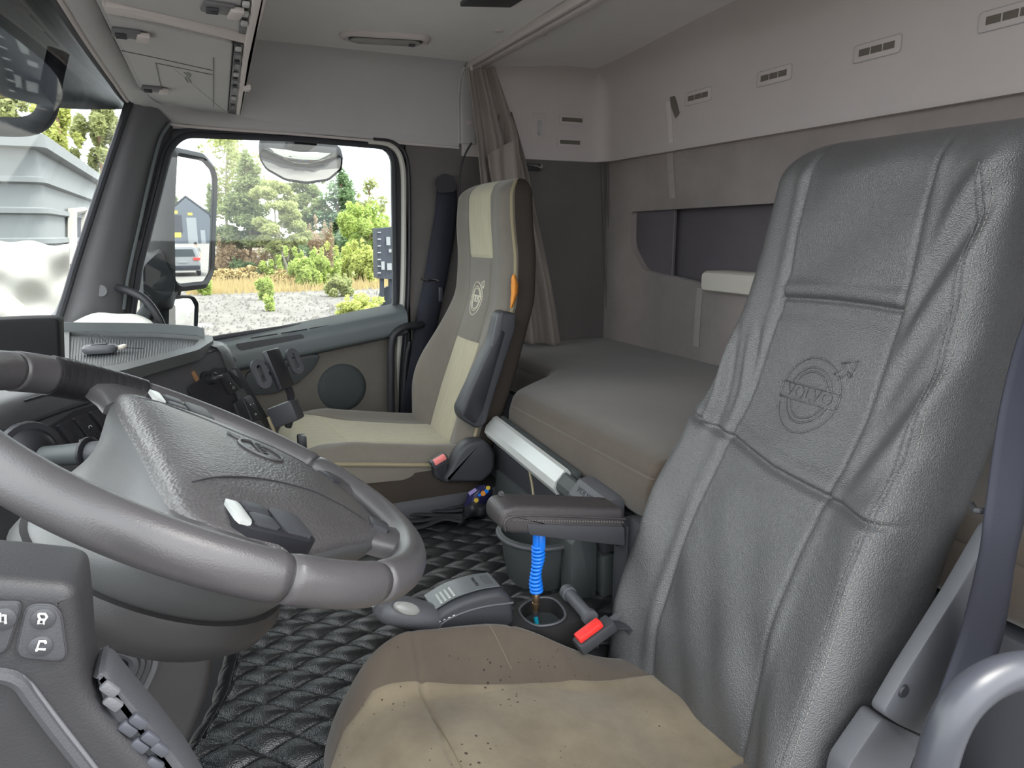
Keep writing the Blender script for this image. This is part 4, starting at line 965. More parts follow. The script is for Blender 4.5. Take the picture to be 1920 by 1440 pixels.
ob('wire_loop', tube(spline([kc+kx*-.012+A(0, 0, .011), kc+kx*-.014+A(0, 0, .03), kc+kx*-.006+A(0, 0, .036), kc+kx*.006+A(0, 0, .026), kc+kx*.016+A(0, 0, .012)], 20), .0012, 6), M['dark_plastic'], ky)
ob('blade', tube([rc+kx*.01, rc+kx*.05+A(0, 0, -.004)], .0018, 6, flat=(2, .7)), M['dark_plastic'], ky)
# switch panels on the stack
pn1, n1, c1 = patch([(352, 728), (400, 690), (446, 690), (505, 790), (498, 830), (455, 830), (380, 790)], 'switch_panel', M['panel_black'], dash, .002, .004)
def sw(px, glyphs, par=dash):
    o, n_, c = patch(px, 'switch', M['panel_black'], par, .010, .003, .002, .001)
    P4 = [on_plane(u, v, c, n_) for u, v in px]; exx = nrm(P4[1]-P4[0]); eyy = nrm(np.cross(n_, exx))
    for (a_, b_, kind) in glyphs:
        g = P4[0]*(1-a_)*(1-b_)+P4[1]*a_*(1-b_)+P4[2]*a_*b_+P4[3]*(1-a_)*b_
        g = g-n_*((g-c)@n_)+n_*.0115
        if kind == 'sq': pts = [(-1, -.6), (1, -.6), (1, .6), (-1, .6)]; r_ = .0035; cl_ = True
        elif kind == 'dot': pts = [(-.3, -.3), (.3, -.3), (.3, .3), (-.3, .3)]; r_ = .003; cl_ = True
        elif kind == 'arc': pts = [(-1, -.4), (-.5, .5), (.5, .5), (1, -.4)]; r_ = .004; cl_ = False
        else: pts = [(-1, 0), (0, .7), (1, 0), (0, -.7)]; r_ = .004; cl_ = True
        ob('symbol', tube([g+exx*x*r_+eyy*y*r_ for x, y in pts], .0004, 4, closed=cl_), M['glyph'], o)
    return o
sw([(404, 706), (420, 699), (442, 733), (426, 741)], [(.5, .55, 'dot'), (.55, .78, 'sq')])
sw([(422, 698), (438, 692), (460, 726), (444, 732)], [(.5, .75, 'sq')])
sw([(432, 758), (446, 750), (462, 786), (448, 795)], [])
sw([(448, 749), (464, 742), (486, 790), (466, 792)], [(.4, .35, 'dot'), (.7, .35, 'dot'), (.5, .75, 'sq')])
for px, k in (([(362, 742), (376, 738)], 'arc'), ([(392, 748), (404, 744)], 'sq')):
    p0, nn = onD(*px[0], .0035); p1, _ = onD(*px[1], .0035); ob('symbol', tube([p0, (p0+p1)/2+nn*.0, p1], .0007, 4), M['glyph'], dash)
kp, kn = onD(386, 712, 0)
kb = ob('rotary_knob', lathe([(.019, 0), (.019, .006), (.013, .008), (.012, .026), (.010, .028), (0, .028)], kp, kn, 18), M['panel_black'], dash)
ob('knob_grip', box(kp+kn*.03, (.03, .007, .012), .002, 1, nrm(np.cross(kn, A(0, 0, 1))), nrm(np.cross(kn, np.cross(kn, A(0, 0, 1))))), M['dark_plastic'], kb)
o, _, _ = patch([(356, 698), (361, 696), (387, 742), (381, 744)], 'wood_strip', M['orange_dull'], dash, .006, .002, .001)
# left switch panel
def swl(px, gl): return sw(px, gl)
patch([(82, 806), (140, 770), (236, 742), (262, 800), (170, 840), (120, 866)], 'switch_panel', M['panel_black'], dash, .002, .004)
swl([(98, 800), (126, 788), (160, 832), (134, 846)], [(.55, .8, 'sq')])
swl([(128, 787), (152, 777), (184, 820), (162, 831)], [(.6, .5, 'arc')])
swl([(160, 775), (190, 763), (222, 806), (194, 818)], [])
swl([(193, 762), (222, 752), (246, 792), (224, 804)], [])
line_on([(2, 808), (60, 790), (130, 765), (200, 745), (236, 740)], 'panel_edge', M['black'], dash, .004)
# instrument binnacle
bn = ob('binnacle', plate(rpoly([P(u, v, y=1.16) for u, v in [(-120, 610), (-40, 602), (40, 598), (92, 597), (110, 599), (112, 660), (114, 730), (-120, 730)]], [0, .01, .01, .01, .012, .01, .0, 0], 4), (0, .05, 0), .004, 3), M['binnacle'], dash)
# stalk
stk = thing('wiper_stalk', 'grey stalk with round boot behind the steering wheel', 'stalk', P(58, 850, y=1.07))
bc_ = P(58, 850, y=1.06); sd = nrm(P(235, 852, y=.97)-P(70, 856, y=1.05))
ob('boot_rim', lathe([(.036, -.02), (.042, -.004), (.040, .004), (.034, .004)], bc_, sd+A(.1, -.5, .1), 28), M['black'], stk)
ob('boot', lathe([(.034, -.01), (.034, .002), (.027, .010), (.017, .018), (0, .02)], bc_, sd+A(.1, -.5, .1), 28), M['panel_black'], stk)
s0 = P(84, 856, y=1.045); s1 = P(160, 850, y=1.01); s2 = P(172, 850, y=1.005); s3 = P(236, 850, y=.975)
ob('shaft', tube([s0, s0*.5+s1*.5, s1], [.0135, .0135, .0145], 18), M['grey_plastic'], stk)
ob('collar', tube([s1, s1*.7+s2*.3, s1*.3+s2*.7, s2], [.016, .021, .021, .017], 18), M['panel_black'], stk)
ob('grip', tube([s2, s2*.6+s3*.4, s2*.2+s3*.8, s3], [.0155, .016, .0145, .009], 18), M['dark_plastic'], stk)
lv_ = thing('lower_lever', 'flat black lever with white symbols behind the wheel hub', 'lever', P(208, 900, y=.98))
c_ = P(212, 890, y=.97); ob('paddle', box(c_, (.018, .012, .055), .003, 2, (1, 0, .2), (0, 1, 0)), M['panel_black'], lv_)
ob('edge', box(c_+A(-.01, -.004, 0), (.004, .006, .05), .001, 1, (1, 0, .2), (0, 1, 0)), M['mid_plastic'], lv_)
for k in (0, 1): ob('symbol', tube([c_+A(.0+.004*math.cos(x), -.0068, .018-.012*k+.004*math.sin(x)) for x in np.linspace(0, 2*np.pi, 8, endpoint=False)], .0006, 4, closed=True), M['glyph'], lv_)
# phone holder
phn = thing('phone_holder', 'black phone holder with two oval clamp arms on the stack corner', 'phone holder', P(515, 740, y=1.64))
fx = nrm(A(.75, -.35, -.55)); 
pc0 = P(522, 692, y=1.66); exh = nrm(P(540, 668, y=1.70)-P(492, 682, y=1.60)); nh = nrm(A(.55, -.75, .35)); nh = nrm(nh-exh*(nh@exh)); eyh = np.cross(nh, exh)
ob('back_plate', box(pc0, (.062, .094, .014), .004, 2, exh, eyh), M['panel_black'], phn)
def oval(c, w_, h_, ex_, ey_, slot):
    def ov(a_, b_): return [c+ex_*a_*math.cos(x)+ey_*(b_*np.sign(math.sin(x))*(abs(math.sin(x)) > 1e-6)+a_*math.sin(x)) for x in np.linspace(0, 2*np.pi, 28, endpoint=False)+.01]
    n_ = nrm(np.cross(ex_, ey_)); return plate_holes(ov(w_, h_), [ov(slot, h_*.9)], n_*.007)
rxv = nrm(exh*.75+nh*.5)
ob('clamp_arm', oval(P(488, 702, y=1.62), .0165, .017, rxv, eyh, .0055), M['dark_plastic'], phn, 30)
ob('clamp_arm', oval(P(551, 678, y=1.68), .0150, .016, rxv, eyh, .0050), M['dark_plastic'], phn, 30)
ob('clamp_bar', tube([P(495, 705, y=1.635), P(520, 690, y=1.67), P(545, 682, y=1.69)], .006, 8), M['black'], phn)
ob('neck', tube(spline([P(535, 715, y=1.69), P(545, 740, y=1.71), P(548, 770, y=1.72), P(540, 800, y=1.73)], 16), .009, 10), M['black'], phn)
ob('foot', box(P(535, 775, y=1.71), (.04, .05, .07), .006, 2, exh, eyh), M['dark_plastic'], phn)
tag(ob('pale_clip', tube(spline([P(503, 782, y=1.62), P(508, 795, y=1.615), P(513, 806, y=1.615), P(516, 818, y=1.62)], 10), .006, 8, flat=(1.4, .6)), M['piping']), 'small pale beige clip low on the stack corner', 'clip')
ob('socket_block', box(P(566, 828, y=1.60), (.018, .03, .03), .003, 2), M['panel_black'], dash)
# ================================================================== STEERING WHEEL
TH = 1.066; CW = A(0, .73, .923); NW = A(math.cos(TH), 0, math.sin(TH)); E1 = A(0, 1, 0); E2 = np.cross(NW, E1)
def WL(a_, b_, h_=0): return CW+E1*a_+E2*b_+NW*h_
RW = .22
sw_ = thing('steering_wheel', 'worn dark grey truck steering wheel with large centre pad', 'steering wheel', WL(0, 0, -.10))
def rim_seg(f0, f1, r, nseg, flat=(1.0, 1.12)):
    t = np.linspace(f0, f1, nseg)*math.pi/180; rows = []
    a = np.linspace(0, 2*np.pi, 20, endpoint=False)
    for i, x in enumerate(t):
        rr = r[i] if hasattr(r, '__len__') else r
        d = E1*math.cos(x)+E2*math.sin(x); rows.append([CW+d*(RW+rr*math.cos(q)*flat[0])+NW*rr*math.sin(q)*flat[1] for q in a])
    return loft(rows)
seams = [-118, -28, 20, 48, 118, 165]   # joints of the rim covering
sg = sorted([-150, -112, -62, -20, 62, 118])
cuts = [-165, -150, -138, -42, -20, 60, 140, 195]
cuts = [(-166, -139.5), (-138.5, -41.5), (-40.5, 19), (19, 60), (60, 130), (130, 193.5)]
for i, (f0, f1) in enumerate(cuts):
    nseg = max(8, int((f1-f0)/2)); rr = np.full(nseg, .0178); rr[0] = rr[-1] = .0166
    if i == 3: continue
    ob('rim_section', rim_seg(f0, f1, rr, nseg), M['wheel'], sw_, 180)
ob('rim_core', rim_seg(0, 358, .0158, 120), M['black'], sw_, 180)
rt = .0194+.00035*np.abs(np.sin(np.linspace(0, np.pi*11, 180)))**.3
ob('tape_wrap', rim_seg(19, 48, rt, 180), M['tape'], sw_, 60)
ob('rim_section', rim_seg(48, 60, .0186, 10), M['wheel'], sw_, 180)
DEL = math.radians(13.3); E1R = E1*math.cos(DEL)+E2*math.sin(DEL); E2R = -E1*math.sin(DEL)+E2*math.cos(DEL)
def WR(a_, b_, h_=0): return CW+E1R*a_+E2R*b_+NW*h_
PHI = np.linspace(-math.pi, math.pi, 160, endpoint=False)
half = [(0, .068), (.08, .069), (.15, .066), (.178, .050), (.186, .02), (.182, -.025), (.158, -.062), (.125, -.105), (.098, -.148), (.075, -.172), (.04, -.182), (0, -.184)]
poly = np.array(half+[(-x, y) for x, y in half[-2:0:-1]]); pd = np.concatenate([poly, poly[:1]])
dn = np.concatenate([pd[:-1]+(pd[1:]-pd[:-1])*k for k in np.linspace(0, 1, 40, endpoint=False)]); aa_ = np.arctan2(dn[:, 1], dn[:, 0]); o_ = np.argsort(aa_)
pr = np.interp(PHI, aa_[o_], np.hypot(dn[:, 0], dn[:, 1])[o_], period=2*np.pi)
ker = np.hanning(9)[1:-1]; ker /= ker.sum(); pr = np.convolve(np.concatenate([pr[-3:], pr, pr[:3]]), ker, 'valid')
HS = [1.0, 1.0, .985, .95, .88, .78, .62, .45, .28, .1, .005]; HH = [-.004, .004, .0095, .014, .0185, .0225, .0265, .0285, .0295, .0300, .0300]
def pad_h(a_, b_):
    r_ = math.hypot(a_, b_); s_ = min(1, r_/np.interp(math.atan2(b_, a_), PHI, pr, period=2*np.pi)); dip = .007*gs(abs(a_)-.150, .03)*gs(b_-.0, .05)
    return np.interp(s_, HS[:0:-1], HH[:0:-1])-dip-.004*sstep(-.06, -.16, b_)
rows = []
for s_, h_ in zip(HS, HH):
    rows.append([WR(pr[i]*s_*math.cos(p), pr[i]*s_*math.sin(p), (pad_h(pr[i]*s_*math.cos(p)*.999, pr[i]*s_*math.sin(p)*.999) if s_ < .97 else h_)) for i, p in enumerate(PHI)])
pad = ob('centre_pad', loft(rows), M['wheel_pad'], sw_, 70)
rows = []
for s_, h_, k in [(1.0, .002, 0), (1.02, -.004, 0), (1.03, -.016, .1), (1.05, -.035, .35), (1.06, -.065, .75), (1.0, -.095, 1), (.8, -.105, 1)]:
    rows.append([WR((pr[i]*(1-k)+.118*k)*s_*math.cos(p), (pr[i]*(1-k)+.118*k)*s_*math.sin(p), h_) for i, p in enumerate(PHI)])
ob('hub_shell', loft(rows), M['wheel_grey'], sw_, 70)
def spoke(f, wi, wo, r0=.15):
    d = A(math.cos(f), math.sin(f)); s = A(-d[1], d[0]); L_ = []
    for r_, w_, h_, th_ in [(r0, wi, -.004, .010), (r0*.5+.10, wi*.95, -.003, .012), (.195, wo, -.002, .012), (.208, wo*1.05, .0, .012), (.217, wo*1.2, .0, .010)]:
        c = d*r_; L_.append([WR(*(c+s*w_*a_), h_+th_*b_) for a_, b_ in [(-1, -.8), (-1.02, .1), (-.9, .7), (-.5, 1), (0, 1.05), (.5, 1), (.9, .7), (1.02, .1), (1, -.8), (.5, -1), (-.5, -1)]])
    return ob('spoke', loft(L_), M['wheel'], sw_, 60)
sr = spoke(math.radians(10), .046, .050); sl_ = spoke(math.radians(170), .046, .050)
sb = spoke(math.radians(-68), .036, .030, .14); sb2 = spoke(math.radians(-112), .036, .030, .14)
OCT = [(1, -.7), (1, .7), (.7, 1), (-.7, 1), (-1, .7), (-1, -.7), (-.7, -1), (.7, -1)]
def keypad(cx, cy, par):
    g = -1 if cx < 0 else 1; h0 = pad_h(cx, cy)
    q = lambda a_, b_, h_: WR(cx+g*a_, cy+b_, h0+h_)
    k = ob('button_pad', loft([[q(x*.028*z_, y*.036*z_, h_) for x, y in OCT] for z_, h_ in [(1.0, -.012), (1.0, .0035), (.92, .0055)]]), M['panel_black'], par)
    ob('chrome_edge', loft([[q(.004+x*.021*z_, .030+y*.0065*z_, h_) for x, y in OCT] for z_, h_ in [(1, .004), (1, .0072), (.8, .0082)]]), M['silver'], k)
    for x0, y0, w_, w2 in [(.012, .010, .012, .011), (-.012, .010, .010, .011), (.0, -.018, .024, .014)]:
        ob('button', loft([[q(x0+x*w_*z_, y0+y*w2*z_, h_) for x, y in OCT] for z_, h_ in [(1, .004), (1, .0072), (.85, .0082)]]), M['dark_plastic'], k)
keypad(-.153, -.006, sl_); keypad(.153, -.006, sr)
for k, par in ((-68, sb), (-112, sb2)):
    d = A(math.cos(math.radians(k)), math.sin(math.radians(k)))
    ob('spoke_button', loft([[WR(*(d*(.182+x*.011*z_)+A(-d[1], d[0])*y*.014*z_), h_) for x, y in OCT] for z_, h_ in [(1, .002), (1, .0135), (.88, .0145)]]), M['dark_plastic'], par)
# emblem on the pad: ring, bar, arrow
ec = A(.018, -.052)
def eW(a_, b_, d_=.0012): return WR(ec[0]+a_, ec[1]+b_, pad_h(ec[0]+a_, ec[1]+b_)+d_)
R_ = .024
em_ = ob('emblem', tube([eW(R_*math.cos(x), R_*math.sin(x)) for x in np.linspace(0, 2*np.pi, 40, endpoint=False)], .0017, 6, closed=True), M['wheel_grey'], pad)
ob('emblem_bar', box(eW(0, 0), (.050, .0095, .0018), .0005, 1, E1R, E2R), M['wheel_grey'], em_)
ob('emblem_arrow', tube([eW(.017, .017), eW(.030, .029), eW(.020, .029), eW(.030, .029), eW(.030, .019)], .0015, 6), M['wheel_grey'], em_)
ob('lettering', place(text_vf('VOLVO', .0095, .0004, 1.1), eW(0, 0, .0026), E1R, E2R), M['panel_black'], em_, 0)
for s1_ in (-1, 1):
    ln = []
    for k in np.linspace(0, 1, 30):
        a_ = s1_*(.118-.030*math.sin(k*math.pi*.9)-.035*k); b_ = .052-.20*k; ln.append(WR(a_, b_, pad_h(a_, b_)+.0002))
    ob('pad_crease', tube(ln, .0009, 5), M['black'], pad)
# column shroud and lower cover
ob('column_shroud', lathe([(.0, -.152), (.075, -.152), (.105, -.143), (.122, -.128), (.128, -.110), (.124, -.096), (.09, -.085), (0, -.085)], CW, NW, 48), M['column'], sw_)
colu = thing('column_cover', 'dark plastic steering column cover with ribbed rubber boot', 'column cover', (-.05, .82, 0))
cov = [(120, 1150), (300, 1140), (398, 1150), (404, 1185), (396, 1285), (365, 1370), (335, 1440), (280, 1600), (40, 1600), (80, 1350)]
ob('cover', plate(rpoly([P(u, v, y=.80) for u, v in cov], .03, 5), (0, .16, 0), .010, 3), M['column'], colu, 60)
bo = [(120, 1190), (200, 1188), (258, 1200), (285, 1225), (280, 1260), (240, 1330), (200, 1330), (130, 1300)]
bcn = np.mean(bo, 0); 
for k, (s_, y_) in enumerate([(1.0, .793), (.84, .786), (.68, .780), (.52, .774)]):
    pts = [P(bcn[0]+(u-bcn[0])*s_, bcn[1]+(v-bcn[1])*s_, y=y_) for u, v in bo]
    ob('boot_ring', tube(spline(pts, 50, True), .006 if k else .007, 8, closed=True), M['mid_plastic' if k == 0 else 'dark_plastic'], colu)
ob('boot_core', plate(rpoly([P(bcn[0]+(u-bcn[0])*.98, bcn[1]+(v-bcn[1])*.98, y=.797) for u, v in bo], .02, 4), (0, .01, 0)), M['black'], colu)
ob('column_rod', tube([P(210, 1270, y=.775), P(225, 1330, y=.72), P(235, 1400, y=.68)], .010, 10), M['mid_plastic'], colu)
# near control pod
pod = thing('control_pod', 'dark grey control pod with lit symbol buttons at the lower left', 'control panel', P(60, 1300, y=.43))
YP = .385
face = [(-160, 1078), (0, 1088), (120, 1098), (146, 1112), (155, 1190), (160, 1285), (180, 1325), (240, 1392), (296, 1450), (390, 1560), (-160, 1560)]
ob('body', plate(rpoly([P(u, v, y=YP) for u, v in face], [0, 0, .012, .012, .01, .015, .015, .01, .01, 0, 0], 5), (0, .055, 0), .009, 4), M['pod'], pod, 60)
def podbtn(px, name='button_pad'):
    pts = rpoly([P(u, v, y=YP-.0004) for u, v in px], .006, 5)
    o = ob(name, plate(pts, (0, -.0016, 0), .0006), M['dark_plastic'], pod)
    ob('outline', tube(np.array(pts)+A(0, -.0004, 0), .0009, 6, closed=True), M['black'], o); return o
b1_ = podbtn([(52, 1132), (100, 1134), (114, 1150), (126, 1238), (30, 1230)])
b2_ = podbtn([(-80, 1128), (36, 1128), (38, 1140), (10, 1226), (-80, 1222)])
def dome(u, v, r, par):
    return ob('dome_button', lathe([(r, 0), (r*.95, .0008), (r*.7, .0016), (r*.35, .002), (0, .0021)], P(u, v, y=YP-.0018), (0, -1, 0), 22), M['dark_plastic'], par)
def sym(lines, u, v, s_, par):
    ob('symbol', join(*[tube([P(u+a_*s_, v+b_*s_, y=YP-.0043) for a_, b_ in l], .0006, 5) for l in lines]), M['glyph'], par)
d1 = dome(81, 1160, .0056, b1_); d2 = dome(76, 1211, .0055, b1_); d3 = dome(6, 1160, .0058, b2_)
sym([[(-.8, -1), (.5, -1), (.9, -.4), (.5, .2), (-.4, .2), (-.8, -.4), (-.8, -1)], [(-.7, .2), (-.9, 1), (.2, 1.1), (.3, .2)]], 80, 1160, 9, d1)
sym([[(.9, -.9), (-.3, -.9), (-.8, .6), (.9, .7)], [(.9, -.9), (.9, -.5)], [(-.8, .6), (-.9, 1)]], 77, 1211, 9.5, d2)
sym([[(-.6, -.8), (-.6, .8), (.4, .8), (.4, -.4), (-.2, -.4)], [(.4, .8), (.5, 1.1)]], 6, 1158, 10, d3)
ob('groove', tube(spline([P(u, v, y=YP-.0005) for u, v in [(-60, 1266), (0, 1266), (35, 1278), (60, 1310), (105, 1370), (160, 1440), (220, 1520)]], 40), .004, 8), M['dark_plastic'], pod)
ob('ridge', tube(spline([P(u, v, y=YP-.0005) for u, v in [(40, 1268), (62, 1290), (100, 1340), (170, 1430), (230, 1510)]], 40), .0015, 6), M['mid_plastic'], pod)
ob('red_mark', box(P(169, 1236, y=YP+.03), (.003, .008, .009), .001, 1), M['red'], pod)
kst = ob('key_strip', plate(rpoly([P(u, v, y=.392) for u, v in [(176, 1262), (204, 1264), (240, 1308), (300, 1378), (352, 1445), (420, 1560), (340, 1560), (192, 1330)]], .008, 4), (0, .03, 0), .004), M['dark_plastic'], pod)
for k, (u, v) in enumerate([(212, 1318), (206, 1292), (260, 1352), (240, 1366), (282, 1384), (300, 1404), (262, 1398), (290, 1432)]):
    c = P(u, v, y=.3905); ex_ = nrm(A(.6, 0, -.8))
    ob('key', box(c, (.010, .004, .006), .0015, 2, ex_, (0, 1, 0)), M['steel_grey'] if k not in (0, 1) else M['mid_plastic'], kst)
# ================================================================== GEAR SELECTOR, CUP HOLDER, HOSE, BIN
gs_ = thing('gear_selector', 'gear selector console with grey handle beside the driver cushion', 'gear selector', P(880, 1200, z=.42))
Yg = 1.035
gp_ = [(806, 1200), (812, 1168), (826, 1148), (858, 1130), (905, 1114), (944, 1108), (962, 1122), (966, 1160), (966, 1205)]
gb = ob('console', plate(rpoly([P(u, v, y=Yg) for u, v in gp_], [.01, .01, .015, .03, .02, .012, .01, .01, .01], 5), (0, .075, 0), .012, 4), M['dark_plastic'], gs_, 60)
tp = [P(u, v, y=Yg) for u, v in [(818, 1153), (858, 1129), (905, 1113), (942, 1107)]]
sp_ = spline(tp, 16); tn_ = np.gradient(sp_, axis=0); nz_ = np.array([nrm(np.cross(t_, A(0, -1, 0))) for t_ in tn_]); nz_ = np.where(nz_[:, 2:] < 0, -nz_, nz_)
ob('top_plate', sheet(gridf(np.array([[p+A(0, k, 0)+n_*.0015 for k in (.012, .03, .05, .066)] for p, n_ in zip(sp_, nz_)])), .002, (0, 0, 1)), M['satin'], gb, 60)
ob('side_groove', tube(spline([P(u, v, y=Yg-.0008) for u, v in [(818, 1190), (828, 1170), (860, 1152), (905, 1138), (962, 1130)]], 24), .0022, 6), M['mid_plastic'], gb)
for k in range(4): i = 2+k; ob('gate_rib', tube([sp_[i]+A(0, .016, .004), sp_[i]+A(0, .045, .004)], .0022, 6), M['silver'], gb)
ob('badge', sheet(gridf(np.array([[sp_[i]+A(0, k, 0)+nz_[i]*.004 for k in (.024, .054)] for i in (12, 13, 14)])), .001, (0, 0, 1)), M['mid_plastic'], gb)
i = 10; ob('lettering', place(text_vf('VOLVO', .0085, .0003, 1.15), sp_[i]+A(0, .038, 0)+nz_[i]*.0042, A(0, -1, 0), tn_[i], nz_[i]), M['panel_black'], gb, 0)
hpts = [P(818, 1166, y=1.07), P(795, 1158, y=1.06), P(760, 1148, y=1.055), P(725, 1141, y=1.055), P(703, 1138, y=1.055)]
hnd = ob('handle', tube(spline(hpts, 30), np.interp(np.linspace(0, 1, 30), [0, .15, .5, .75, .92, 1], [.029, .032, .032, .029, .022, .012]), 22, flat=(1.0, .82)), M['mid_plastic'], gs_)
tbc = P(764, 1141, y=1.026); tbx = nrm(hpts[3]-hpts[1]); tbn = nrm(A(0, -1, .55)-tbx*(A(0, -1, .55)@tbx)); tby = np.cross(tbn, tbx)
ob('thumb_button', loft([[tbc+tbx*k*.024*math.cos(x)+tby*k*.0105*math.sin(x)+tbn*h_ for x in np.linspace(0, 2*np.pi, 28, endpoint=False)] for k, h_ in [(1.0, -.006), (1.0, .0), (.9, .003), (.6, .0048), (.05, .0055)]]), M['satin_light'], hnd)
ob('tip_trim', tube(spline([P(697, 1134, y=1.04), P(706, 1128, y=1.035), P(722, 1122, y=1.035)], 12), .0045, 8), M['silver'], hnd)
for k in range(4): ob('mark', tube([P(822+k*9, 1167-k*4, y=Yg-.001), P(826+k*9, 1165-k*4, y=Yg-.001)], .0008, 4), M['glyph'], gb)
cupz = .478
cpx = [(968, 1128), (1072, 1106), (1128, 1165)]
top = rpoly([P(u, v, z=cupz) for u, v in cpx]+[A(.60, .99, cupz), A(.50, .992, cupz), A(.46, 1.03, cupz)], .012, 4)
hol = spline([P(u, v, z=cupz) for u, v in [(974, 1142), (1000, 1124), (1032, 1122), (1052, 1136), (1060, 1156), (1042, 1170), (1008, 1174), (984, 1162)]], 40, True)
cup = thing('cup_holder', 'dark grey cup holder tray with round well behind the gear selector', 'cup holder', P(1040, 1200, z=.42))
ob('tray', plate_holes(top, [list(hol)], (0, 0, -.055)), M['column'], cup)
ob('well_mat', plate([p+A(0, 0, -.03) for p in hol], (0, 0, -.004)), M['speaker'], cup)
ob('well_rim', tube(hol+A(0, 0, .001), .0022, 6, closed=True), M['mid_plastic'], cup)
rl = [P(1062, 1108, z=.492), P(1108, 1160, z=.492)]
ob('roller_handle', tube([rl[0], rl[0]*.86+rl[1]*.14, rl[0]*.85+rl[1]*.15, rl[0]*.12+rl[1]*.88, rl[0]*.1+rl[1]*.9, rl[1]], [.0145, .0145, .0115, .0115, .0145, .0145], 16), M['mid_plastic'], cup, 30)
# blue coiled air hose
ah = thing('air_hose', 'bright blue coiled air hose hanging from the armrest into the cup holder', 'hose', P(1005, 1170, y=1.05))
h0, h1 = P(1008, 1022, y=1.055), P(1005, 1112, y=1.055); ax = nrm(h1-h0); t_ = np.linspace(0, 1, 260); LL = np.linalg.norm(h1-h0)
sx, sy = nrm(np.cross(ax, A(0, 1, 0))), None; sy = np.cross(ax, sx)
rad = .0088+.0012*np.sin(t_*9)
ob('coil', tube([h0+ax*LL*k+sx*rad[i]*math.cos(k*2*math.pi*13)+sy*rad[i]*math.sin(k*2*math.pi*13)+sx*.002*math.sin(k*7) for i, k in enumerate(t_)], .0031, 8), M['blue'], ah, 180)
ob('inner_hose', tube([h0-ax*.012, h0+ax*LL*.5+sx*.002, h1], .0055, 10), M['blue'], ah)
ob('trigger', box(h0-ax*.004+A(.004, -.006, .004), (.014, .012, .03), .004, 2), M['blue'], ah)
ob('nozzle_body', tube([h0-ax*.03, h0-ax*.014, h0+ax*.004], [.008, .0095, .0085], 12), M['blue'], ah)
cps = [(0, .0058), (.004, .0072), (.012, .0072), (.013, .0056), (.018, .0056), (.019, .007), (.027, .0066), (.030, .005), (.036, .005)]
ob('coupling', tube([h1+ax*a_ for a_, r_ in cps], [r_ for a_, r_ in cps], 14), M['brass'], ah, 30)
ob('collar', tube([h1+ax*.036, h1+ax*.044], .006, 12), M['black'], ah)
ob('supply_tube', tube(spline([h1+ax*.04, h1+ax*.055+A(.001, -.004, 0), h1+ax*.075+A(.004, -.012, 0), h1+ax*.10+A(.006, -.02, 0)], 14), .0042, 10), M['teal'], ah)
# bin and post
bnn = thing('waste_bin', 'grey round waste bin under the driver armrest', 'bin', (.64, 1.26, .42))
bcx = A(.640, 1.265, .42)
ob('bucket', lathe([(.0, .004), (.062, .0), (.068, .004), (.078, .055), (.084, .098), (.090, .102), (.090, .112), (.084, .114), (.080, .10), (.066, .012), (0, .010)], bcx, (0, 0, 1), 40), M['grey_plastic'], bnn)
ob('rim_ring', tube([bcx+A(.091*math.cos(x), .091*math.sin(x), .108) for x in np.linspace(0, 2*np.pi, 48, endpoint=False)], .004, 8, closed=True), M['mid_plastic'], bnn)
tag(ob('support_post', plate(rpoly([P(u, v, y=1.14) for u, v in [(1072, 1022), (1086, 1004), (1102, 1004), (1120, 1020), (1118, 1155), (1070, 1150)]], .004, 3), (0, .045, 0), .003), M['grey_plastic']), 'grey plastic post standing behind the blue hose', 'post')
tag(ob('floor_strap', tube([P(1120, 1060, y=1.2), P(1150, 1100, y=1.15), P(1175, 1140, y=1.1)], .012, 8, flat=(1.5, .4)), M['grey_plastic']), 'pale grey strap behind the support post', 'strap')
# snack packet and net by the passenger seat
sk = thing('snack_packet', 'crumpled dark blue packet with coloured print beside the passenger seat', 'packet', P(898, 948, y=1.63))
rows = []
for i, (v, u0, u1) in enumerate([(912, 902, 922), (920, 890, 924), (930, 880, 922), (942, 876, 914), (952, 874, 904)]):
    rows.append([P(u0+(u1-u0)*k, v, y=1.635-.018*math.sin(k*math.pi)+.004*math.sin(i*2+k*9)) for k in np.linspace(0, 1, 10)])
pk = ob('pouch', sheet(gridf(np.array(rows)), .012, (0, 1, 0)), M['packet_blue'], sk, 60)
for (u, v, r_, m_) in [(893, 938, .006, 'yellow'), (906, 925, .007, 'orange'), (912, 921, .006, 'blue'), (899, 928, .004, 'blue'), (915, 915, .006, 'yellow')]:
    ob('print_spot', lathe([(0, -.0012), (r_, -.001), (r_, .001)], P(u, v, y=1.6135), (0, 1, 0), 14), M[m_], pk)
ob('label_flap', box(P(886, 922, y=1.612), (.022, .001, .010), 0, 1, nrm(A(1, 0, .5)), (0, 1, 0)), M['lilac'], pk)
nb = thing('net_bag', 'black net bag with long straps lying on the mat', 'bag', P(880, 955, z=.43))
rows = []
for i, v in enumerate(np.linspace(938, 972, 8)):
    t = i/7; rows.append([P(858+62*k+6*t, v-6*k, z=.425+.045*math.sin(math.pi*k)*math.sin(math.pi*min(1, .25+t*.75))+.004*math.sin(k*14+t*6)) for k in np.linspace(0, 1, 14)])
ob('pouch', sheet(gridf(np.array(rows)), .004, (0, 0, -1)), M['black'], nb, 180)
for k, (v0, v1, e) in enumerate([(934, 948, 0), (944, 954, 8), (954, 962, 4), (966, 966, 10), (978, 970, -10)]):
    ob('strap', tube(spline([P(730+e, v0+6, z=.432), P(780, v0+8+k, z=.436), P(830, v1+4, z=.436), P(868, v1+k*2, z=.44)], 24), .006, 8, flat=(1.6, .5)), M['black'], nb)
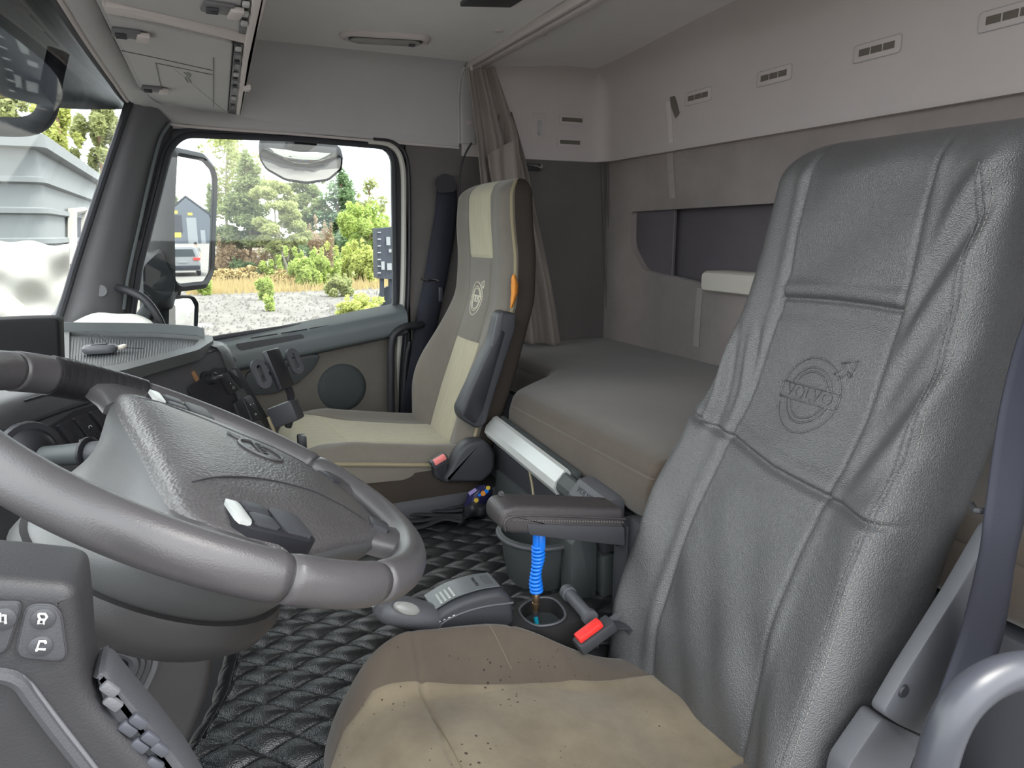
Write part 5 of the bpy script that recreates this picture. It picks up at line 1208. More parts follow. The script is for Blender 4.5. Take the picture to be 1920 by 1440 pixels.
# ================================================================== OUTSIDE
GZ0 = -1.2
M['gravel'] = mat('gravel', srgb(108, 105, 102), .95, .1, var=.22, vscale=.5, bump=0)
M['gravel'].node_tree.nodes['Noise Texture'].inputs['Detail'].default_value = 12
def leaf_mat(name, col, var=.25):
    m = mat(name, col, .9, .1, var=var, vscale=1.5); nt = m.node_tree; b = nt.nodes['Principled BSDF']; out = nt.nodes['Material Output']
    tr = nt.nodes.new('ShaderNodeBsdfTranslucent'); mx = nt.nodes.new('ShaderNodeMixShader'); mx.inputs['Fac'].default_value = .45
    src = b.inputs['Base Color'].links[0].from_socket; nt.links.new(src, tr.inputs['Color'])
    nt.links.new(b.outputs['BSDF'], mx.inputs[1]); nt.links.new(tr.outputs['BSDF'], mx.inputs[2]); nt.links.new(mx.outputs['Shader'], out.inputs['Surface']); return m
M['leaf_pine'] = leaf_mat('leaf_pine', srgb(136, 146, 104))
M['leaf_birch'] = leaf_mat('leaf_birch', srgb(166, 172, 122))
M['leaf_bright'] = leaf_mat('leaf_bright', srgb(172, 188, 112))
M['leaf_yellow'] = leaf_mat('leaf_yellow', srgb(188, 194, 120))
M['leaf_dark'] = leaf_mat('leaf_dark', srgb(118, 140, 104))
M['leaf_brown'] = leaf_mat('leaf_brown', srgb(178, 158, 134))
M['dry_grass'] = mat('dry_grass', srgb(168, 150, 108), .9, .1, var=.2, vscale=2)
M['bark'] = mat('bark', srgb(132, 112, 96), .9, .1, var=.2, vscale=6)
M['birch_bark'] = mat('birch_bark', srgb(160, 154, 144), .85, .1, var=.2, vscale=9)
M['tank'] = mat('tank', srgb(118, 123, 124), .6, .3, var=.04, vscale=.6)
M['tarp'] = mat('tarp', srgb(146, 146, 140), .7, .3, var=.06, vscale=3)
M['board'] = mat('board', srgb(52, 56, 66), .6, .3, var=.2, vscale=2)
M['barn'] = mat('barn', srgb(88, 94, 103), .7, .2, var=.04, vscale=.2)
M['barn_door'] = mat('barn_door', srgb(134, 137, 141), .6, .3, var=.03)
M['car_paint'] = mat('car_paint', srgb(120, 121, 124), .3, .5, var=.02)
M['dark_glass'] = mat('dark_glass', srgb(52, 60, 66), .15, .6, var=.05)
M['cloth_white'] = mat('cloth_white', srgb(140, 140, 139), .8, .1, var=.05)
M['cloth_dark'] = mat('cloth_dark', srgb(52, 54, 62), .8, .1, var=.05)
M['skin'] = mat('skin', srgb(196, 156, 134), .6, .3, var=.05)
M['mirror_shell'] = mat('mirror_shell', srgb(34, 36, 40), .7, .2, var=.04, bump=.2, bscale=400)
M['visor_dark'] = mat('visor_dark', srgb(60, 68, 68), .6, .3, var=.25, vscale=6)
gn = 48; t = np.linspace(0, 2*np.pi, gn, endpoint=False)
gl_ = [[A(r_*math.cos(x), 20+r_*math.sin(x), GZ0) for x in t] for r_ in (260, 120, 60, 30, 10, .5)]
struct('ground', loft(gl_, True, False), M['gravel'], 'pale gravel yard outside the cab')
# loose stone litter on the near gravel
st_ = []
base_v = np.array([(1, 0, 0), (-1, 0, 0), (0, 1, 0), (0, -1, 0), (0, 0, 1), (0, 0, -.3)], float); base_f = [(0, 2, 4), (2, 1, 4), (1, 3, 4), (3, 0, 4)]
VV, FF, k = [], [], 0
for i in range(2600):
    yy = rng.uniform(12, 33); xx_ = yy*rng.uniform(-.05, .32)+.0; s_ = rng.uniform(.02, .07)*(1.6 if rng.random() < .1 else 1)
    VV.append(base_v*s_*rng.uniform(.6, 1.3, 3)+A(xx_, yy, GZ0)); FF += [[a+k for a in f] for f in base_f]; k += 6
so_ = ob('gravel_stones', (np.concatenate(VV), FF), M['gravel'], None, 0, kind='stuff'); tag(so_, 'loose grey stones scattered on the gravel yard', 'stones')
def leaves(blobs, n, size, flat=.0):
    """random leaf quads filling a set of ellipsoids [(centre, radii)]"""
    vol = np.array([np.prod(r) for c, r in blobs])**.8; vol = vol/vol.sum(); idx = rng.choice(len(blobs), n, p=vol)
    Cc = np.array([b[0] for b in blobs])[idx]; Rr = np.array([b[1] for b in blobs])[idx]
    d = rng.normal(size=(n, 3)); d /= np.linalg.norm(d, axis=1)[:, None]; rad = rng.uniform(.25, 1, n)**.45
    c = Cc+d*Rr*rad[:, None]
    e1_ = rng.normal(size=(n, 3)); e1_[:, 2] *= .6; e1_ /= np.linalg.norm(e1_, axis=1)[:, None]; e2_ = np.cross(e1_, rng.normal(size=(n, 3))); e2_ /= np.linalg.norm(e2_, axis=1)[:, None]
    s_ = size*rng.uniform(.5, 1.3, n)[:, None]; l_ = s_*rng.uniform(1.0, 2.0, n)[:, None]
    V = np.stack([c-e1_*l_*.5, c+e2_*s_*.35, c+e1_*l_*.5, c-e2_*s_*.35], 1).reshape(-1, 3)
    return V, np.arange(4*n).reshape(n, 4)
def trunk(b, tp, r0, r1, bend=.3):
    m = (b+tp)/2+A(rng.uniform(-bend, bend), rng.uniform(-bend, bend), 0)
    return tube(spline([b, m, tp], 10), np.linspace(r0, r1, 10), 7)
def tree(name, lab, u, vtop, wpx, y, kind, leaf, bark, n, size, lean=0, vb=None, grp='trees beyond the yard', crown0=.3):
    b = A(P(u, 437, y=y)[0], y, GZ0); tp = P(u+lean, vtop, y=y); H = tp[2]-GZ0; hw = abs(P(u+wpx/2, 437, y=y)[0]-P(u-wpx/2, 437, y=y)[0])/2
    th = thing(name, lab, 'tree', b, grp); bl = []
    ob('trunk', trunk(b, A(tp[0], y, tp[2]-.3), .035*H*.45, .03), bark, th)
    if kind == 'pine':
        for k in np.linspace(crown0, 1, 13):
            w_ = hw*(1.02-k)**.75*1.15
            for j in range(5):
                a_ = rng.uniform(0, 6.28); q = rng.uniform(.25, .95)
                bl.append((A(b[0]+(tp[0]-b[0])*k+w_*q*math.cos(a_), y+w_*q*math.sin(a_), GZ0+H*k+rng.uniform(-.2, .2)), A(w_*.42+.15, w_*.42+.15, H*.035+.1)))
    elif kind == 'bush':
        for j in range(34):
            a_ = rng.uniform(0, 6.28); q = rng.uniform(0, .92); hz = rng.uniform(.12, .85)
            bl.append((A(b[0]+hw*q*math.cos(a_), y+hw*q*math.sin(a_), GZ0+H*hz), A(hw*.26, hw*.26, H*.14)*rng.uniform(.6, 1.1)))
        for j in range(7): bl.append((A(b[0]+hw*rng.uniform(-.7, .7), y+rng.uniform(-.4, .4), GZ0+H*rng.uniform(.8, .98)), A(hw*.12, hw*.12, H*.12)))
    else:
        for j in range(64):
            k = rng.uniform(crown0, .99); w_ = hw*math.sin(math.pi*min(.93, .12+.8*(k-crown0)/(1-crown0)))**.6; a_ = rng.uniform(0, 6.28); q = rng.uniform(.1, .9)
            bl.append((A(b[0]+(tp[0]-b[0])*k+w_*q*math.cos(a_), y+w_*q*math.sin(a_), GZ0+H*k), A(hw*.19, hw*.19, H*.05)*rng.uniform(.5, 1.25)))
    ob('crown', leaves(bl, int(n*1.7), size*.72), leaf, th, 0)
    brs = []
    for c_, r_ in bl[::7]:
        z_ = max(GZ0+.3, c_[2]-H*.12); f_ = (z_-GZ0)/H; s0_ = A(b[0]+(tp[0]-b[0])*f_, y, z_)
        ob('branch', tube([s0_, s0_*.5+c_*.5+A(0, 0, .1), c_], [.05, .035, .015], 5), bark, th)
    return th
G_ = 'trees beyond the yard'
tree('pine_tree', 'dark pine tree left of centre in the side window', 463, 296, 124, 41, 'pine', M['leaf_pine'], M['bark'], 9000, .20)
tree('birch_tree', 'tall thin birch with sparse yellow leaves behind the side mirror', 425, 252, 150, 44, 'birch', M['leaf_birch'], M['birch_bark'], 3600, .20, crown0=.45)
tree('birch_tree', 'pale olive birch with white trunk in the middle of the side window', 540, 342, 134, 39, 'birch', M['leaf_birch'], M['birch_bark'], 9000, .17, lean=-28)
tree('pine_tree', 'dark green pine under the kerb mirror on the right', 640, 326, 150, 46, 'pine', M['leaf_dark'], M['bark'], 9000, .22, crown0=.25)
tree('birch_tree', 'small pale tree top just left of the window rear edge', 694, 338, 66, 44, 'birch', M['leaf_birch'], M['bark'], 1800, .2)
tree('leafy_tree', 'bright yellow green leafy tree by the black board', 694, 386, 118, 36, 'bush', M['leaf_bright'], M['bark'], 9000, .18)
tree('pine_tree', 'broad pine tree behind the other trees at the far left', 350, 300, 130, 46, 'pine', M['leaf_pine'], M['bark'], 5000, .24)
tree('leafy_tree', 'dull green tree behind the olive birch', 575, 335, 124, 48, 'birch', M['leaf_pine'], M['bark'], 6000, .22)
tree('leafy_tree', 'green tree behind the grey tank at the left edge', 20, 165, 200, 20, 'birch', M['leaf_birch'], M['bark'], 6000, .16)
tree('leafy_tree', 'green tree filling the gap right of the grey tank', 180, 150, 150, 24, 'birch', M['leaf_birch'], M['bark'], 7000, .16, crown0=.2)
tree('leafy_tree', 'yellowish tree over the middle of the grey tank', 100, 172, 120, 22, 'birch', M['leaf_yellow'], M['bark'], 4000, .15)
for i, (u, v, w_, y, k, lf) in enumerate([(262, 300, 150, 41, 'pine', 'leaf_pine'), (312, 320, 110, 43, 'birch', 'leaf_birch'), (-60, 300, 170, 38, 'pine', 'leaf_pine'), (-220, 290, 170, 36, 'birch', 'leaf_birch'), (800, 330, 120, 38, 'birch', 'leaf_birch'), (900, 320, 140, 40, 'pine', 'leaf_dark')]):
    tree('leafy_tree' if k == 'birch' else 'pine_tree', ['pine tree hidden behind the windscreen pillar', 'pale tree behind the tall side mirror', 'pine tree beyond the left end of the grey tank', 'pale tree far left beyond the grey tank', 'pale tree beyond the dark trailer board', 'dark pine beyond the dark trailer board'][i], u, v, w_, y, k, M[lf], M['bark'], 4500, .22)
bg_ = 'bushes along the yard edge'
for nm, lab, u, v, w_, vb, lf, n in [('low_shrub', 'low green undergrowth left of the pine trunk', 385, 440, 110, 514, 'leaf_pine', 2600),
    ('low_shrub', 'low brownish undergrowth at the pine trunk', 450, 448, 110, 514, 'leaf_brown', 2600),
    ('low_shrub', 'low green undergrowth behind the middle bush', 525, 445, 110, 514, 'leaf_pine', 2600),
    ('low_shrub', 'low dark undergrowth behind the bright bushes', 605, 448, 110, 514, 'leaf_dark', 2600),
    ('low_shrub', 'low green undergrowth behind the black board', 700, 446, 130, 514, 'leaf_pine', 2600),
    ('shrub', 'brown dry shrub left of the pine', 430, 440, 70, 522, 'leaf_brown', 2600),
    ('shrub', 'reddish dry shrub under the pine', 486, 466, 62, 523, 'leaf_brown', 2200),
    ('shrub', 'brown shrub beside the olive birch', 596, 412, 66, 519, 'leaf_brown', 2600),
    ('shrub', 'large yellow green bush in the middle of the yard edge', 570, 468, 90, 541, 'leaf_bright', 5200),
    ('shrub', 'bright yellow bush right of the middle bush', 652, 458, 100, 533, 'leaf_yellow', 5600),
    ('shrub', 'low green bush under the bright tree', 612, 480, 64, 538, 'leaf_bright', 2600),
    ('shrub', 'small bright bush at the foot of the pine', 505, 480, 50, 529, 'leaf_bright', 1800),
    ('shrub', 'bright bush in front of the black board', 690, 452, 74, 534, 'leaf_yellow', 4200),
    ('shrub', 'dark green bush at the foot of the birch', 452, 486, 60, 525, 'leaf_dark', 2200),
    ('shrub', 'yellow weeds clump low by the window corner', 672, 552, 100, 592, 'leaf_yellow', 1500),
    ('shrub', 'pale flowering weeds right of the middle bush', 636, 512, 70, 556, 'leaf_birch', 1800),
    ('shrub', 'green weed tuft alone on the gravel', 487, 518, 38, 563, 'leaf_bright', 1000),
    ('shrub', 'small bright weed in front of the gravel tuft', 497, 550, 24, 584, 'leaf_bright', 500),
    ('shrub', 'small weed tuft beside the side mirror', 374, 526, 32, 554, 'leaf_bright', 700),
    ('shrub', 'wide orange tinted grass clump at the left yard edge', 430, 500, 130, 531, 'dry_grass', 3600),
    ('shrub', 'dry grass clump in front of the middle bush', 530, 505, 100, 533, 'dry_grass', 2600)]:
    y = P(u, vb, z=GZ0)[1]
    b = A(P(u, 437, y=y)[0], y, GZ0); tz = max(P(u, v, y=y)[2], GZ0+.25); hw = abs(P(u+w_/2, 437, y=y)[0]-P(u-w_/2, 437, y=y)[0])/2; H = tz-GZ0; bl = []
    for j in range(26):
        a_ = rng.uniform(0, 6.28); q = rng.uniform(0, .95); bl.append((A(b[0]+hw*q*math.cos(a_), y+hw*.6*q*math.sin(a_), GZ0+H*rng.uniform(.1, .7)), A(hw*.24, hw*.24, H*.22)*rng.uniform(.6, 1.1)))
    for j in range(8): bl.append((A(b[0]+hw*rng.uniform(-.8, .8), y+rng.uniform(-.3, .3), GZ0+H*rng.uniform(.6, .98)), A(hw*.10, hw*.10, H*.14)))
    th = thing(nm, lab, 'bush', b, bg_); ob('foliage', leaves(bl, int(n*1.6), .10 if y > 24 else .075), M[lf], th, 0)
    for j in range(3): ob('stem', tube([b+A(rng.uniform(-.1, .1), 0, 0), A(b[0]+hw*rng.uniform(-.4, .4), y, GZ0+H*.7)], [.02, .008], 5), M['bark'], th)
# grass strip between gravel and bushes: too many blades to count
n = 9000; yy = 30+9*rng.random(n)**.8; uu = rng.uniform(340, 745, n); VV = []
X0 = np.array([P(u, 437, y=1)[0] for u in (340, 745)]); xx_ = yy*np.interp(uu, [340, 745], X0)
hh = rng.uniform(.08, .38, n)*np.where(rng.random(n) < .15, 1.6, 1); lx_ = rng.normal(0, .12, n); w_ = .03
V = np.stack([np.stack([xx_-w_, yy, np.full(n, GZ0)], 1), np.stack([xx_+w_, yy, np.full(n, GZ0)], 1), np.stack([xx_+lx_, yy, GZ0+hh], 1)], 1).reshape(-1, 3)
tag(ob('dry_grass', (V, np.arange(3*n).reshape(n, 3)), M['dry_grass'], None, 0, kind='stuff'), 'dry orange grass along the edge of the gravel', 'grass')
# black board / trailer end by the window edge
bd = thing('trailer_board', 'tall dark blue board with worn white stickers at the window rear edge', 'trailer', P(722, 560, y=21))
ob('board', plate([P(u, v, y=21) for u, v in [(706, 428), (760, 424), (760, 525), (708, 522)]], (0, .5, 0)), M['board'], bd)
for k, v in enumerate(np.linspace(436, 512, 7)): ob('rung', tube([P(708, v, y=20.97), P(714, v, y=20.97)], .02, 6), M['barn_door'], bd)
for u, v, a_, b_ in [(728, 452, .06, .12), (732, 500, .1, .1), (718, 498, .05, .12), (734, 470, .08, .05)]: ob('sticker', box(P(u, v, y=20.96), (a_*2, .01, b_*2), 0), M['barn_door'], bd)
for u in (716, 732): ob('leg', tube([P(u, 520, y=21.2), P(u, 559, y=21.2)], .07, 8), M['board'], bd)
ob('wheel', lathe([(.0, -.1), (.3, -.1), (.38, -.06), (.38, .06), (.3, .1), (0, .1)], A(P(735, 540, y=21.4)[0], 21.6, GZ0+.38), (0, 1, 0), 20), M['board'], bd)
# ribbed tank left of the pillar
YK = 7.5; XK = P(70, 300, y=YK)[0]; ZT = P(70, 256, y=YK)[2]
tk = thing('ribbed_tank', 'large pale grey ribbed box tank in front of the windscreen', 'tank', (XK-2, YK+2.5, GZ0))
def ring_at(z, o): return rpoly([A(XK+o, YK-o, z), A(XK+o, YK+5+o, z), A(XK-4.5, YK+5+o, z), A(XK-4.5, YK-o, z)], .12, 4)
ob('shell', loft([ring_at(GZ0, -.03), ring_at(1.2, .0), ring_at(ZT, -.02)]), M['tank'], tk, 30)
ob('top_rim', loft([ring_at(ZT-.10, .0), ring_at(ZT-.09, .08), ring_at(ZT+.02, .08), ring_at(ZT+.07, -.02)]), M['tank'], tk, 30)
for k in range(10):
    z = ZT-.36-.26*k
    ob('rib', loft([ring_at(z-.035, -.01), ring_at(z-.02, .04), ring_at(z+.02, .04), ring_at(z+.035, -.01)]), M['tank'], tk, 30)
op = [P(u, v, x=XK+.03) for u, v in [(138, 402), (152, 398), (152, 490), (138, 500)]]
ob('opening', plate(op, (-.02, 0, 0)), M['board'], tk)
ob('opening_frame', tube([P(u, v, x=XK+.05) for u, v in [(134, 500), (134, 398), (156, 393), (156, 492)]], .05, 6), M['tarp'], tk)
tg_ = []
for i, v in enumerate(np.linspace(455, 640, 24)):
    row = []
    for k in np.linspace(0, 1, 40):
        u = -160+k*290; yy = 6.75+.10*math.sin(k*5+i*.25)+.03*math.sin(k*17+i*.5)+.03*math.sin(i*.6-k*9)-.022*i
        row.append(P(u, v+4*math.sin(k*8)+3*math.sin(k*23), y=yy))
    tg_.append(row)
tag(ob('white_tarp', sheet(gridf(np.array(tg_)), .03, (0, 1, 0)), M['tarp'], None, 180), 'crumpled white tarpaulin draped below the ribbed tank', 'tarpaulin')
# outer sun visor and front mirror
vb_ = spline([P(238, 205, y=2.52), P(200, 205, y=2.32), P(150, 205, y=2.1), P(95, 200, y=1.9), P(40, 188, y=1.72), P(-60, 165, y=1.5), P(-200, 120, y=1.2)], 30)
tag(ob('sun_visor', sheet(gridf(np.array([vb_, vb_+A(-.02, 0, .05), vb_+A(-.03, 0, .12), vb_+A(-.02, .0, .22), vb_+A(.02, 0, .34)])), .004, (-1, 0, 0)), M['visor_dark'], None, 180), 'smoked outer sun visor above the windscreen', 'sun visor')
fm = thing('front_mirror', 'dark front mirror on a bent arm outside the windscreen', 'mirror', P(60, 230, y=1.95))
ob('arm', tube(spline([P(110, 95, y=1.9), P(98, 150, y=1.92), P(92, 195, y=1.95), P(76, 226, y=1.97), P(40, 238, y=1.98), P(-30, 236, y=1.98)], 30), .021, 12), M['mirror_shell'], fm)
ob('head', loft([rpoly([P(u, v, y=yy) for u, v in px], .02, 4) for yy, px in [(2.02, [(-90, 40), (40, 60), (70, 110), (40, 165), (-90, 150)]), (2.10, [(-100, 30), (50, 50), (82, 110), (50, 178), (-100, 160)]), (2.18, [(-80, 60), (30, 80), (50, 110), (30, 150), (-80, 140)])]]), M['mirror_shell'], fm, 50)
# ------------------------------------------------------------------ side mirrors
smx = thing('side_mirror', 'tall black side mirror with small wide angle mirror below it', 'mirror', P(300, 560, y=2.78))
nM = nrm(A(.833, -.553, 0)); cM = P(362, 410, y=2.76)
def onp(u, v, c, n_): 
    r = FWD+RGT*(u-960)/F_PX-UPV*(v-720)/F_PX; return EYE+r*(((c-EYE)@n_)/(r@n_))
gpx = [(328, 292), (378, 302), (396, 322), (400, 340), (394, 505), (382, 527), (334, 532), (324, 522), (322, 400)]
gpts = rpoly([onp(u, v, cM, nM) for u, v in gpx], .015, 5); gc = np.mean(gpts, 0)
ob('mirror_glass', plate(np.array(gpts)+nM*.002, -nM*.004), M['mirror'], smx, 0)
def sc(k, d): return [gc+(p-gc)*k-nM*d for p in gpts]
ob('housing', loft([sc(1.0, -.004), sc(1.05, -.014), sc(1.13, -.004), sc(1.14, .04), sc(1.0, .09), sc(.7, .115), sc(.02, .118)], True, False), M['mirror_shell'], smx, 60)
ob('arm_body', loft([rpoly([P(u, v, y=yy) for u, v in px], .02, 4) for yy, px in [(2.62, [(268, 500), (300, 470), (330, 530), (320, 560), (270, 580)]), (2.75, [(262, 470), (310, 440), (335, 540), (325, 600), (262, 610)]), (2.9, [(280, 480), (310, 470), (325, 540), (318, 590), (280, 590)])]]), M['mirror_shell'], smx, 50)
ob('stay', tube([P(225, 640, y=2.44), P(262, 600, y=2.6), P(290, 560, y=2.7), P(315, 525, y=2.78)], .02, 10), M['mirror_shell'], smx)
cS = P(340, 590, y=2.74); nS = nrm(A(.80, -.58, .02))
wpx = [(314, 558), (358, 558), (366, 570), (364, 622), (358, 632), (312, 630)]
wp_ = rpoly([onp(u, v, cS, nS) for u, v in wpx], .012, 4); wc = np.mean(wp_, 0)
cv = []
for k in (1, .8, .6, .4, .2, .02): cv.append([wc+(p-wc)*k+nS*(.003+.016*(1-k*k)) for p in wp_])
wide = smx
ob('wide_angle_glass', loft(cv, True, False), M['mirror'], smx, 180)
ob('wide_angle_housing', loft([[wc+(p-wc)*k-nS*d for p in wp_] for k, d in [(1.0, -.004), (1.06, -.012), (1.12, .0), (1.12, .03), (.9, .07), (.5, .08), (.02, .081)]], True, False), M['mirror_shell'], wide, 60)
ob('bracket', tube([P(330, 545, y=2.8), P(325, 575, y=2.84), P(330, 600, y=2.82)], .018, 8), M['mirror_shell'], wide)
km = thing('kerb_mirror', 'kerb mirror hanging above the outside of the passenger window', 'mirror', P(565, 340, y=2.62))
cK = P(565, 305, y=2.64); nK = nrm(A(-.05, -.80, -.60))
kpx = [(490, 280), (500, 275), (565, 282), (628, 286), (640, 294), (638, 316), (615, 336), (575, 342), (535, 336), (500, 316), (489, 298)]
kp_ = rpoly([onp(u, v, cK, nK) for u, v in kpx], .012, 3); kc_ = np.mean(kp_, 0)
ob('mirror_glass', loft([[kc_+(p-kc_)*k+nK*(.003+.02*(1-k*k)) for p in kp_] for k in (1, .8, .6, .4, .2, .02)], True, False), M['mirror'], km, 180)
ob('housing', loft([[kc_+(p-kc_)*k-nK*d+A(0, 0, z) for p in kp_] for k, d, z in [(1.0, -.004, 0), (1.03, -.008, 0), (1.05, .0, .004), (1.04, .03, .012), (.9, .06, .018), (.5, .075, .02), (.02, .076, .02)]], True, False), M['mirror_shell'], km, 60)
ob('bracket', box(P(560, 272, y=2.60)+A(0, -.05, 0), (.075, .20, .035), .008, 2), M['mirror_shell'], km)
# ------------------------------------------------------------------ what the side mirror shows: barn, car, person
def refl(u, v, dist):
    p = onp(u, v, gc, nM); d = nrm(p-EYE); r = d-2*(d@nM)*nM; return p, r, p+r*dist
_, r0, q0 = refl(352, 441, 180); rh = nrm(A(r0[0], r0[1], 0)); rs = A(-rh[1], rh[0], 0)
if rs@(refl(380, 441, 180)[2]-q0) < 0: rs = -rs          # rs: to the right in the mirror picture
bc3 = A(q0[0], q0[1], GZ0); pxm = 180/1330.0*1.02
bar = thing('barn', 'grey gabled workshop hall reflected in the side mirror', 'building', bc3)
wl_, wr_ = 30*pxm, 36*pxm; hE_, hP_ = 46*pxm, 74*pxm
gab = [bc3-rs*wl_, bc3+rs*wr_, bc3+rs*wr_+A(0, 0, hE_), bc3+rs*2*pxm+A(0, 0, hP_), bc3-rs*wl_+A(0, 0, hE_)]
ob('walls', plate(gab, rh*16), M['barn'], bar, 0)
ob('roof', join(plate([gab[4]-rs*.6+A(0, 0, -.3), gab[3]+A(0, 0, .2), gab[3]+A(0, 0, .6), gab[4]-rs*.6+A(0, 0, .2)], rh*16.5), plate([gab[3]+A(0, 0, .2), gab[2]+rs*.6+A(0, 0, -.3), gab[2]+rs*.6+A(0, 0, .2), gab[3]+A(0, 0, .6)], rh*16.5)), M['cloth_dark'], bar, 0)
def bdoor(a0, a1, z0, z1, nm, m): ob(nm, plate([bc3+rs*a0*pxm+A(0, 0, z0*pxm)-rh*.05, bc3+rs*a1*pxm+A(0, 0, z0*pxm)-rh*.05, bc3+rs*a1*pxm+A(0, 0, z1*pxm)-rh*.05, bc3+rs*a0*pxm+A(0, 0, z1*pxm)-rh*.05], -rh*.1), M[m], bar, 0)
bdoor(-24, -7, 18, 46, 'open_door', 'cloth_dark'); bdoor(0, 15, 0, 42, 'roller_door', 'barn_door'); bdoor(20, 27, 0, 22, 'side_door', 'barn_door'); bdoor(-22, -12, 48, 53, 'sign', 'yellow'); bdoor(3, 10, 46, 50, 'sign', 'yellow'); bdoor(-24, -10, 10, 18, 'fence_panel', 'yellow')
for i, (a_, hh_, w_) in enumerate([(-40, 88, 40), (-18, 96, 36), (44, 104, 40), (62, 92, 44), (84, 100, 46)]):
    b = bc3+rs*a_*pxm+rh*24; th = thing('conifer', ['conifer left of the hall in the side mirror', 'tall conifer behind the hall roof in the side mirror', 'tall conifer right of the hall in the side mirror', 'second conifer right of the hall in the side mirror', 'outermost conifer right of the hall in the side mirror'][i], 'tree', b, 'conifers behind the hall'); H = hh_*pxm; bl = []
    for k in np.linspace(.05, 1, 12):
        for j in range(4): a2 = rng.uniform(0, 6.28); w2 = w_*.5*pxm*(1.03-k); bl.append((b+A(w2*.6*math.cos(a2), w2*.6*math.sin(a2), H*k), A(w2*.5+.3, w2*.5+.3, H*.05)))
    ob('crown', leaves(bl, 1600, 1.0), M['leaf_pine'], th, 0); ob('trunk', tube([b, b+A(0, 0, H*.95)], [.4, .08], 6), M['bark'], th)
pc_, rc_, qc_ = refl(338, 441, 41); cb = A(qc_[0], qc_[1], GZ0); rh2 = nrm(A(rc_[0], rc_[1], 0)); rs2 = rs-rh2*(rs@rh2); rs2 = nrm(rs2)
car = thing('car', 'silver estate car seen from behind in the side mirror', 'car', cb)
def csec(s, pts): return [cb+rh2*s+rs2*a_+A(0, 0, z_) for a_, z_ in pts]
body = [(-.88, .3), (-.92, .6), (-.90, .95), (-.72, 1.58), (-.55, 1.66), (.55, 1.66), (.72, 1.58), (.90, .95), (.92, .6), (.88, .3)]
def sq(k, zk): return [(a_*k, .3+(z_-.3)*zk) for a_, z_ in body]
ob('body', loft([csec(s_, sq(k, zk)) for s_, k, zk in [(-.1, .9, .8), (0, .97, .96), (.4, 1, 1), (2.2, 1, 1), (2.9, .99, .72), (3.1, .98, .52), (4.2, .95, .46), (4.5, .85, .36)]]), M['car_paint'], car, 40)
ob('rear_window', plate([cb-rh2*.06+rs2*a_+A(0, 0, z_) for a_, z_ in [(-.66, 1.08), (.66, 1.08), (.55, 1.48), (-.55, 1.48)]], -rh2*.06), M['dark_glass'], car)
for a_ in (-.72, .72): ob('tail_lamp', box(cb-rh2*.14+rs2*a_+A(0, 0, .95), (.1, .36, .14), .02, 2, rh2, rs2), M['red'], car)
ob('bumper', box(cb-rh2*.12+A(0, 0, .48), (.2, 1.7, .22), .04, 2, rh2, rs2), M['cloth_dark'], car)
ob('number_plate', box(cb-rh2*.16+A(0, 0, .8), (.03, .5, .11), .005, 1, rh2, rs2), M['barn_door'], car)
for a_ in (-.78, .78):
    for s_ in (.7, 3.5): ob('wheel', lathe([(0, -.11), (.26, -.11), (.33, -.07), (.33, .07), (.26, .11), (0, .11)], cb+rh2*s_+rs2*a_+A(0, 0, .33), rs2, 20), M['cloth_dark'], car)
_, _, qp = refl(365, 441, 48); pb_ = A(qp[0], qp[1], GZ0)
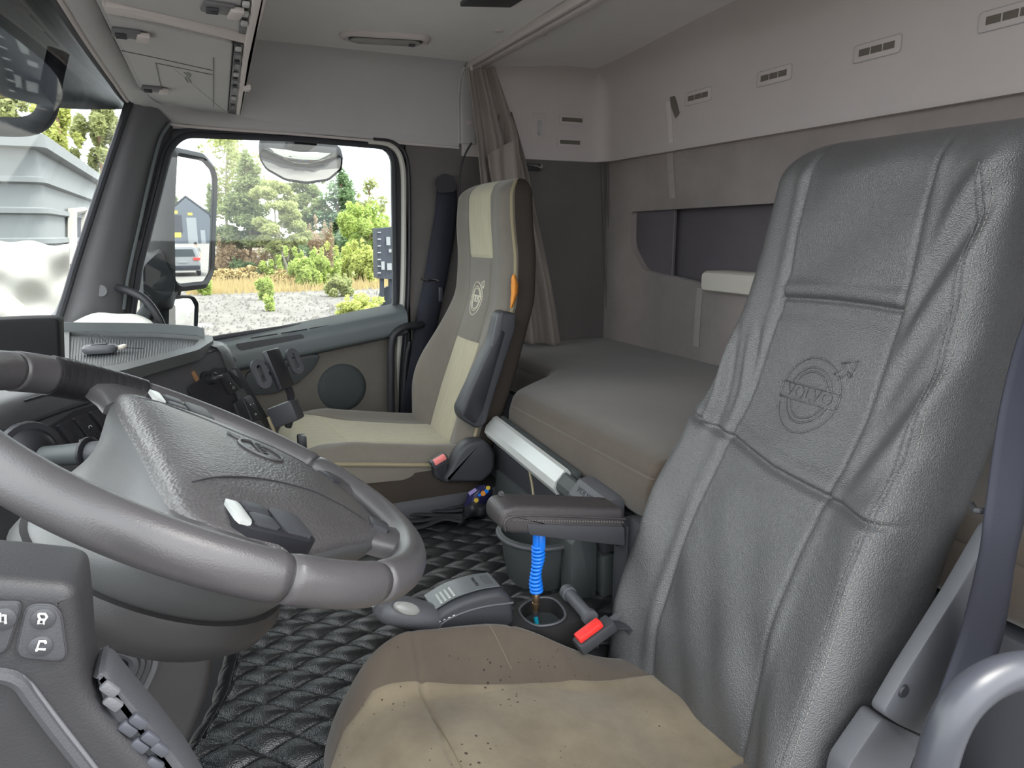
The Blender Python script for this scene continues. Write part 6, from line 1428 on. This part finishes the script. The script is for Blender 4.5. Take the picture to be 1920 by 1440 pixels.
def person():
    bm = bmesh.new(); J = {'pel': (0, 0, .95), 'wa': (0, 0, 1.12), 'ch': (0, .02, 1.38), 'ne': (0, .01, 1.52), 'he': (0, -.01, 1.62), 'ht': (0, -.01, 1.74)}
    for s_, n_ in ((-1, 'l'), (1, 'r')):
        J.update({'hi'+n_: (s_*.10, 0, .90), 'kn'+n_: (s_*.11, -.02, .50), 'an'+n_: (s_*.11+.03*s_, .02, .09), 'to'+n_: (s_*.12+.03*s_, -.14, .04), 'sh'+n_: (s_*.19, .02, 1.42), 'el'+n_: (s_*.25, .03, 1.15), 'wr'+n_: (s_*.24, -.08, .92), 'ha'+n_: (s_*.23, -.11, .82)})
    rd = {'pel': .14, 'wa': .13, 'ch': .15, 'ne': .055, 'he': .095, 'ht': .07}
    for n_ in 'lr': rd.update({'hi'+n_: .10, 'kn'+n_: .065, 'an'+n_: .045, 'to'+n_: .04, 'sh'+n_: .07, 'el'+n_: .05, 'wr'+n_: .033, 'ha'+n_: .035})
    ks = list(J); ed = [('pel', 'wa'), ('wa', 'ch'), ('ch', 'ne'), ('ne', 'he'), ('he', 'ht')]
    for n_ in 'lr': ed += [('pel', 'hi'+n_), ('hi'+n_, 'kn'+n_), ('kn'+n_, 'an'+n_), ('an'+n_, 'to'+n_), ('ch', 'sh'+n_), ('sh'+n_, 'el'+n_), ('el'+n_, 'wr'+n_), ('wr'+n_, 'ha'+n_)]
    me = bpy.data.meshes.new('person'); me.from_pydata([J[k] for k in ks], [(ks.index(a), ks.index(b)) for a, b in ed], [])
    o = bpy.data.objects.new('person', me); COL.objects.link(o); o.location = tuple(pb_); o.rotation_euler = (0, 0, math.atan2(rh2[1], rh2[0])-math.pi/2)
    m = o.modifiers.new('skin', 'SKIN'); sv = me.skin_vertices[0].data
    for i, k in enumerate(ks): sv[i].radius = (rd[k], rd[k]*.9); sv[i].use_root = (k == 'pel')
    m2 = o.modifiers.new('sub', 'SUBSURF'); m2.levels = 1; m2.render_levels = 1
    dg = bpy.context.evaluated_depsgraph_get(); dg.update(); me2 = bpy.data.meshes.new_from_object(o.evaluated_get(dg)); o.modifiers.clear(); o.data = me2
    for mm in (M['cloth_white'], M['cloth_dark'], M['skin']): me2.materials.append(mm)
    for p in me2.polygons:
        z = p.center.z; x = abs(p.center.x); p.use_smooth = True
        p.material_index = 1 if z < .98 and x < .2 else (2 if z > 1.5 or (x > .2 and z < 1.12) else 0)
    return tag(o, 'person in white top and dark trousers standing in the yard in the side mirror', 'person')
po = person()
hv = lathe([(.0, .14), (.06, .13), (.095, .08), (.10, .02), (.085, -.02), (.0, -.02)], pb_+A(0, 0, 1.66), (0, 0, 1), 14); h_ob = ob('hair', hv, M['cloth_dark'], None); h_ob.parent = po; h_ob.matrix_parent_inverse = Matrix.Identity(4); h_ob.location = tuple(Matrix.Rotation(-po.rotation_euler.z, 4, 'Z') @ (Vector(h_ob.location)-po.location))
